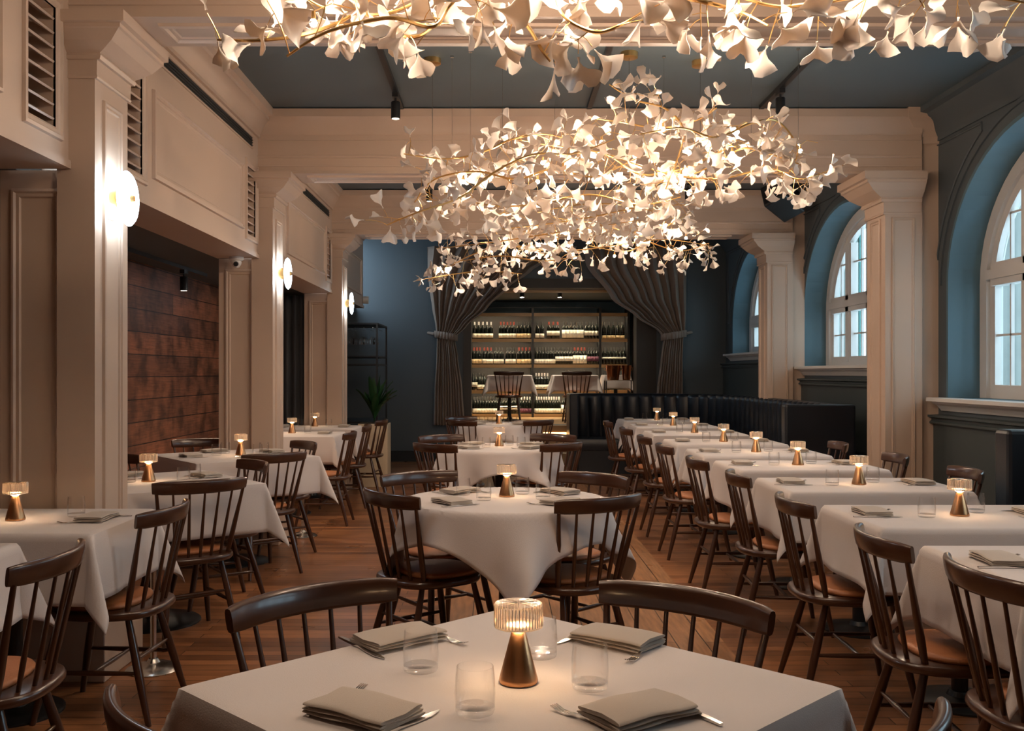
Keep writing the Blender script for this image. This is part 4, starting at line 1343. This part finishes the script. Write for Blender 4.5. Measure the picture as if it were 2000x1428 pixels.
# wine room furniture
for i, (x, nm) in enumerate([(.17, 'left table in the wine room'), (1.24, 'right table in the wine room'), (2.0, 'table half hidden behind the console in the wine room')]):
    if i == 2:
        make_table(1.98, 16.55, 0, .20, .25, 'small pedestal table under white cloth, ' + nm, None, z=OZ0)
        cloth(1.98, 16.55, 0, .21, .26, .24, 'white cloth on the ' + nm, None, z=OZ0, seed=83); continue
    make_table(x, 16.05, 0, .34, .34, 'pedestal table under white cloth, ' + nm, 'wine room tables', z=OZ0)
    cloth(x, 16.05, 0, .35, .35, .27, 'white cloth on the ' + nm, 'wine room tablecloths', z=OZ0, seed=80 + i)
    chair(x - .02, 15.35, 0, 1, D + 'before the ' + nm, 'wine room chairs', z=OZ0)
    for k, (dx, w_) in enumerate([(-.12, 'left'), (.14, 'right')]):
        put(tumbler0, x + dx, 16.0, CZ + OZ0, 0, 'clear tumbler at the %s of the %s' % (w_, nm), 'glass', GG)
cs = empty('console_table', (1.86, 15.2, OZ0)); tag(cs, 'thin-legged black console table carrying the ice buckets in the wine room', 'table')
b = MB(); b.box(-.21, .23, -.15, .15, .66, .675); b.build('tabletop', M['chrome'], cs)
for sx in (-.20, .22):
    for sy in (-.14, .14):
        b = MB(); b.box(sx - .008, sx + .008, sy - .008, sy + .008, 0, .66); b.build('leg', M['black'], cs)
def bucket(x, y, z, r, lab):
    o = empty('ice_bucket', (x, y, z)); tag(o, lab, 'ice bucket', 'copper ice buckets')
    b = MB(); b.loops([[(rr*cos(2*pi*k/24), rr*sin(2*pi*k/24), zz) for k in range(24)] for rr, zz in [(r*.7, 0), (r*.75, .01), (r*.95, .2), (r, .23), (r*.96, .23), (r*.9, .2), (r*.65, .02), (.001, .02)]], True, False)
    b.build('pail', M['copper'], o, 40)
    b = MB()
    for sg in (-1, 1): b.tube([(sg*r*.9, 0, .19), (sg*r*1.2, 0, .2), (sg*r*1.2, 0, .16), (sg*r*.85, 0, .15)], .005, 6)
    b.build('handle', M['gold'], o, 50)
bucket(1.78, 15.2, OZ0 + .675, .12, 'large copper ice bucket at the left of the console table')
bucket(1.99, 15.22, OZ0 + .675, .08, 'small copper ice bucket at the right of the console table')
for i, x in enumerate((.37, .98)):
    o = empty('ceiling_downlight', (x, 15.75, 2.62)); tag(o, 'small black downlight in the wine room ceiling, the %s one' % ('left', 'right')[i], 'ceiling light', 'wine room downlights')
    b = MB(); b.lathe([(.03, -.07), (.035, -.07), (.035, 0)], 20); b.build('can', M['black'], o, 40)
    b = MB(); b.lathe([(.028, -.0715), (.001, -.072)], 16); b.build('lens', M['spotglow'], o)

for x in (.37, .98):
    ld = bpy.data.lights.new('downlight_beam', 'SPOT'); ld.color = (1, .84, .62); ld.energy = 26; ld.spot_size = radians(150); ld.spot_blend = 1; ld.shadow_soft_size = .03
    lo_ = bpy.data.objects.new('downlight_beam', ld); col.objects.link(lo_); lo_.location = (x, 15.75, 2.54)
# ------------------------------------------------------------------ curtains
def curtain(key, n_folds, yd, label, tie, flip, seed):
    """key: list of (z, x_left, x_right, depth amplitude)"""
    r = random.Random(seed)
    root = empty('curtain', (0, yd, 0)); tag(root, label, 'curtain', 'tied-back curtains at the wine room opening')
    rows_ = 48; n = n_folds*10
    rings = []
    for i in range(rows_ + 1):
        t = i/rows_; z = key[0][0] + (key[-1][0] - key[0][0])*t
        for a, b_ in zip(key[:-1], key[1:]):
            if a[0] >= z >= b_[0]:
                q = (a[0]-z)/(a[0]-b_[0]); q = q*q*(3-2*q)*.5 + q*.5
                xl, xr, am = [a[k] + (b_[k]-a[k])*q for k in (1, 2, 3)]
        ring = []
        for j in range(n + 1):
            s_ = j/n
            x = xl + (xr - xl)*s_
            ph = 2*pi*n_folds*s_ + .7*sin(3*s_ + z) + seed
            y = am*sin(ph) + am*.35*sin(ph*.37 + 1 + z*.5)
            x += am*.25*sin(ph*2)
            ring.append((x, y, z))
        rings.append(ring)
    b = MB(); b.loops(rings, False, False); b.build('drape', M['curtain'], root, 80, solid=.004)
    zt, xl, xr = tie
    b = MB(); pts = []
    for k in range(25):
        a = 2*pi*k/24
        pts.append(((xl+xr)/2 + (xr-xl)/2*cos(a), .085*sin(a), zt + .03*cos(a)*flip))
    for k in range(24):
        p, q = pts[k], pts[k+1]
        b.loops([[(p[0], p[1], p[2]-.05), (p[0]*1.0, p[1]*1.15, p[2]), (p[0], p[1], p[2]+.05)], [(q[0], q[1], q[2]-.05), (q[0], q[1]*1.15, q[2]), (q[0], q[1], q[2]+.05)]], False, False)
    # free end towards the wall hook
    b.tube([(xl if flip < 0 else xr, 0, zt + .03*flip*(1 if flip > 0 else -1)), ((xl - .1) if flip < 0 else (xr + .1), .12, zt + .05)], .018, 8)
    b.build('tieback', M['curtain'], root, 50, solid=.006)
def CX(px): return (px - PX)/132.4
def CZp(py): return H - (py - PY)/132.4
curtain([(3.2, CX(832), CX(1150), .05), (CZp(470), CX(832), CX(1140), .05), (CZp(530), CX(833), CX(1035), .05), (CZp(560), CX(837), CX(992), .045), (CZp(600), CX(843), CX(952), .04), (CZp(635), CX(850), CX(912), .032), (CZp(660), CX(853), CX(888), .03), (CZp(700), CX(852), CX(894), .03), (CZp(760), CX(848), CX(902), .032), (CZp(831), CX(846), CX(906), .035)],
        11, 14.42, 'grey-brown curtain tied back at the left of the wine room opening', (CZp(656), CX(848), CX(894)), -1, 1)
curtain([(3.2, CX(1140), CX(1346), .05), (CZp(470), CX(1140), CX(1346), .05), (CZp(513), CX(1146), CX(1345), .05), (CZp(583), CX(1197), CX(1343), .045), (CZp(618), CX(1245), CX(1342), .04), (CZp(648), CX(1290), CX(1340), .032), (CZp(662), CX(1298), CX(1336), .03), (CZp(700), CX(1293), CX(1335), .03), (CZp(760), CX(1286), CX(1336), .032), (CZp(831), CX(1280), CX(1338), .035)],
        10, 14.42, 'grey-brown curtain tied back at the right of the wine room opening', (CZp(655), CX(1292), CX(1342)), 1, 2)
# dark curtain closing the alcove
b = MB(); rings = []
for z in (.02, 1.1, 2.2):
    rings.append([(XT + .05 + (XF - .02 - XT - .05)*j/80, 10.93 + .035*sin(j*.62) + .01*sin(j*.23), z) for j in range(81)])
b.loops(rings, False, False)
o = b.build('alcove_curtain', M['curtain2'], None, 80, solid=.004); tag(o, 'dark grey full-height curtain across the alcove behind the second left column', 'curtain')

# ------------------------------------------------------------------ rack with stemware, planter, plant
rk = empty('glass_rack', (-1.78, 12.6, 0)); tag(rk, 'tall black metal rack with hanging wine glasses in the far left corner', 'rack')
for sx in (-.28, .26):
    for sy in (-.5, .5):
        b = MB(); b.box(sx - .011, sx + .011, sy - .011, sy + .011, 0, 1.95); b.build('post', M['black'], rk)
for z in (1.93, 1.52, 1.42, .7, .15):
    b = MB(); b.box(-.29, .27, -.51, .51, z, z + .02); b.build('shelf', M['black'], rk)
b = MB()
for k in range(5): b.box(-.24 + k*.11, -.232 + k*.11, -.48, .48, 1.885, 1.895)
b.build('hanging_rail', M['chrome'], rk)
b = MB(); b.loops([[(r*cos(2*pi*k/18), r*sin(2*pi*k/18), z) for k in range(18)] for r, z in [(.034, 0), (.034, -.003), (.004, -.008), (.0035, -.09), (.012, -.1), (.036, -.13), (.04, -.155), (.033, -.20), (.032, -.20), (.039, -.155), (.034, -.13), (.001, -.10)]], True, False)
wg = b.build('wine_glass', M['glass'], None, 50)
for k in range(12):
    o = wg if k == 0 else wg.copy()
    if k: col.objects.link(o)
    o.location = (-1.78 - .20 + (k % 4)*.13, 12.2 + (k//4)*.17, 1.885)
    tag(o, 'upside-down wine glass hanging from the metal rack', 'wine glass', 'wine glasses hanging from the rack')
pl = empty('planter', (-1.47, 11.45, 0)); tag(pl, 'tall cream planter box beyond the left-hand tables', 'planter')
b = MB(); b.box(-.17, .175, -.17, .17, 0, .735); b.build('box', M['planter'], pl, bevel=.006)
b = MB(); b.box(-.155, .16, -.155, .155, .7355, .745); b.build('soil', M['soil'], pl)
pt = empty('potted_plant', (-1.47, 11.45, .745)); tag(pt, 'broad-leaved dark green plant growing in the cream planter', 'plant')
r = random.Random(5)
for k in range(34):
    a = r.uniform(0, 2*pi); ln = r.uniform(.32, .60); lean = r.uniform(.1, .55)
    rings = []
    wv = Vector((-sin(a), cos(a), 0))
    for q in range(9):
        t = q/8
        c = Vector((cos(a), sin(a), 0))*(lean*ln*(t**1.5)*1.1) + Vector((0, 0, ln*(t - .35*lean*t*t*1.6)))
        w = .004 + .034*sin(pi*min(1, max(0, (t-.12)/.88)))**.8*(1 if t > .12 else 0)
        rings.append([c - wv*w + Vector((0, 0, .008)), c + Vector((0, 0, -.004)), c + wv*w + Vector((0, 0, .008)), c + Vector((0, 0, .001))])
    b = MB(); b.loops(rings); b.build('leaf', M['leafgreen'], pt, 60)

# ------------------------------------------------------------------ small fittings
for i, (x, y) in enumerate([(-1.55, 4.36), (-1.60, 7.92)]):
    o = empty('stanchion', (x, y, 0)); tag(o, 'chrome post with round domed base beside the %s left column' % ('nearest', 'second')[i], 'post', 'chrome posts beside the columns')
    b = MB(); b.lathe([(.118, 0), (.12, .004), (.11, .012), (.07, .026), (.03, .034), (.02, .05)], 36); b.build('domed_base', M['chrome'], o, 40)
    b = MB(); b.lathe([(.013, .04), (.013, .60), (.018, .605), (.018, .63), (.002, .64)], 16); b.build('pole', M['chrome'], o, 40)
o = empty('security_camera', (-2.0, 7.40, 2.21)); tag(o, 'white dome security camera under the panelled frieze by the second left column', 'camera')
b = MB(); b.lathe([(.045, -.03), (.055, -.02), (.055, 0)], 24); b.build('mount', M['plate'], o, 40)
b = MB(); b.lathe([(.002, -.085), (.022, -.078), (.036, -.058), (.04, -.04), (.036, -.028)], 20); b.build('housing', M['plate'], o, 60)
b = MB(); b.tube([(0.006, -.03, -.055), (.008, -.047, -.06)], [.02, .017], 16); b.build('lens', M['black'], o, 40)
o = empty('corner_speaker', (3.0, 10.3, 3.16)); o.rotation_euler = (radians(-25), radians(20), radians(40)); tag(o, 'black loudspeaker hung in the upper right corner behind the chandelier', 'loudspeaker')
b = MB(); b.box(-.20, .20, -.13, .13, -.13, .13); b.build('cabinet', M['black'], o, bevel=.02)
b = MB(); b.box(-.18, .18, -.134, -.128, -.11, .11); b.build('grille', M['dark'], o)
o = empty('wall_speaker', (-1.80, 13.25, 2.32)); tag(o, 'small round white speaker on the far end of the left frieze', 'loudspeaker')
b = MB(); b.tube([(-.05, 0, 0), (.02, 0, 0)], [.05, .055], 20); b.build('housing', M['plate'], o, 40)

for o_ in bpy.data.objects:
    if 'label' in o_ and o_.parent is None and len(o_['label'].split()) > 16: print('LONG', o_.name, o_['label'])
    if 'label' in o_ and o_.parent is None and len(o_['label'].split()) < 4: print('SHORT', o_.name, o_['label'])
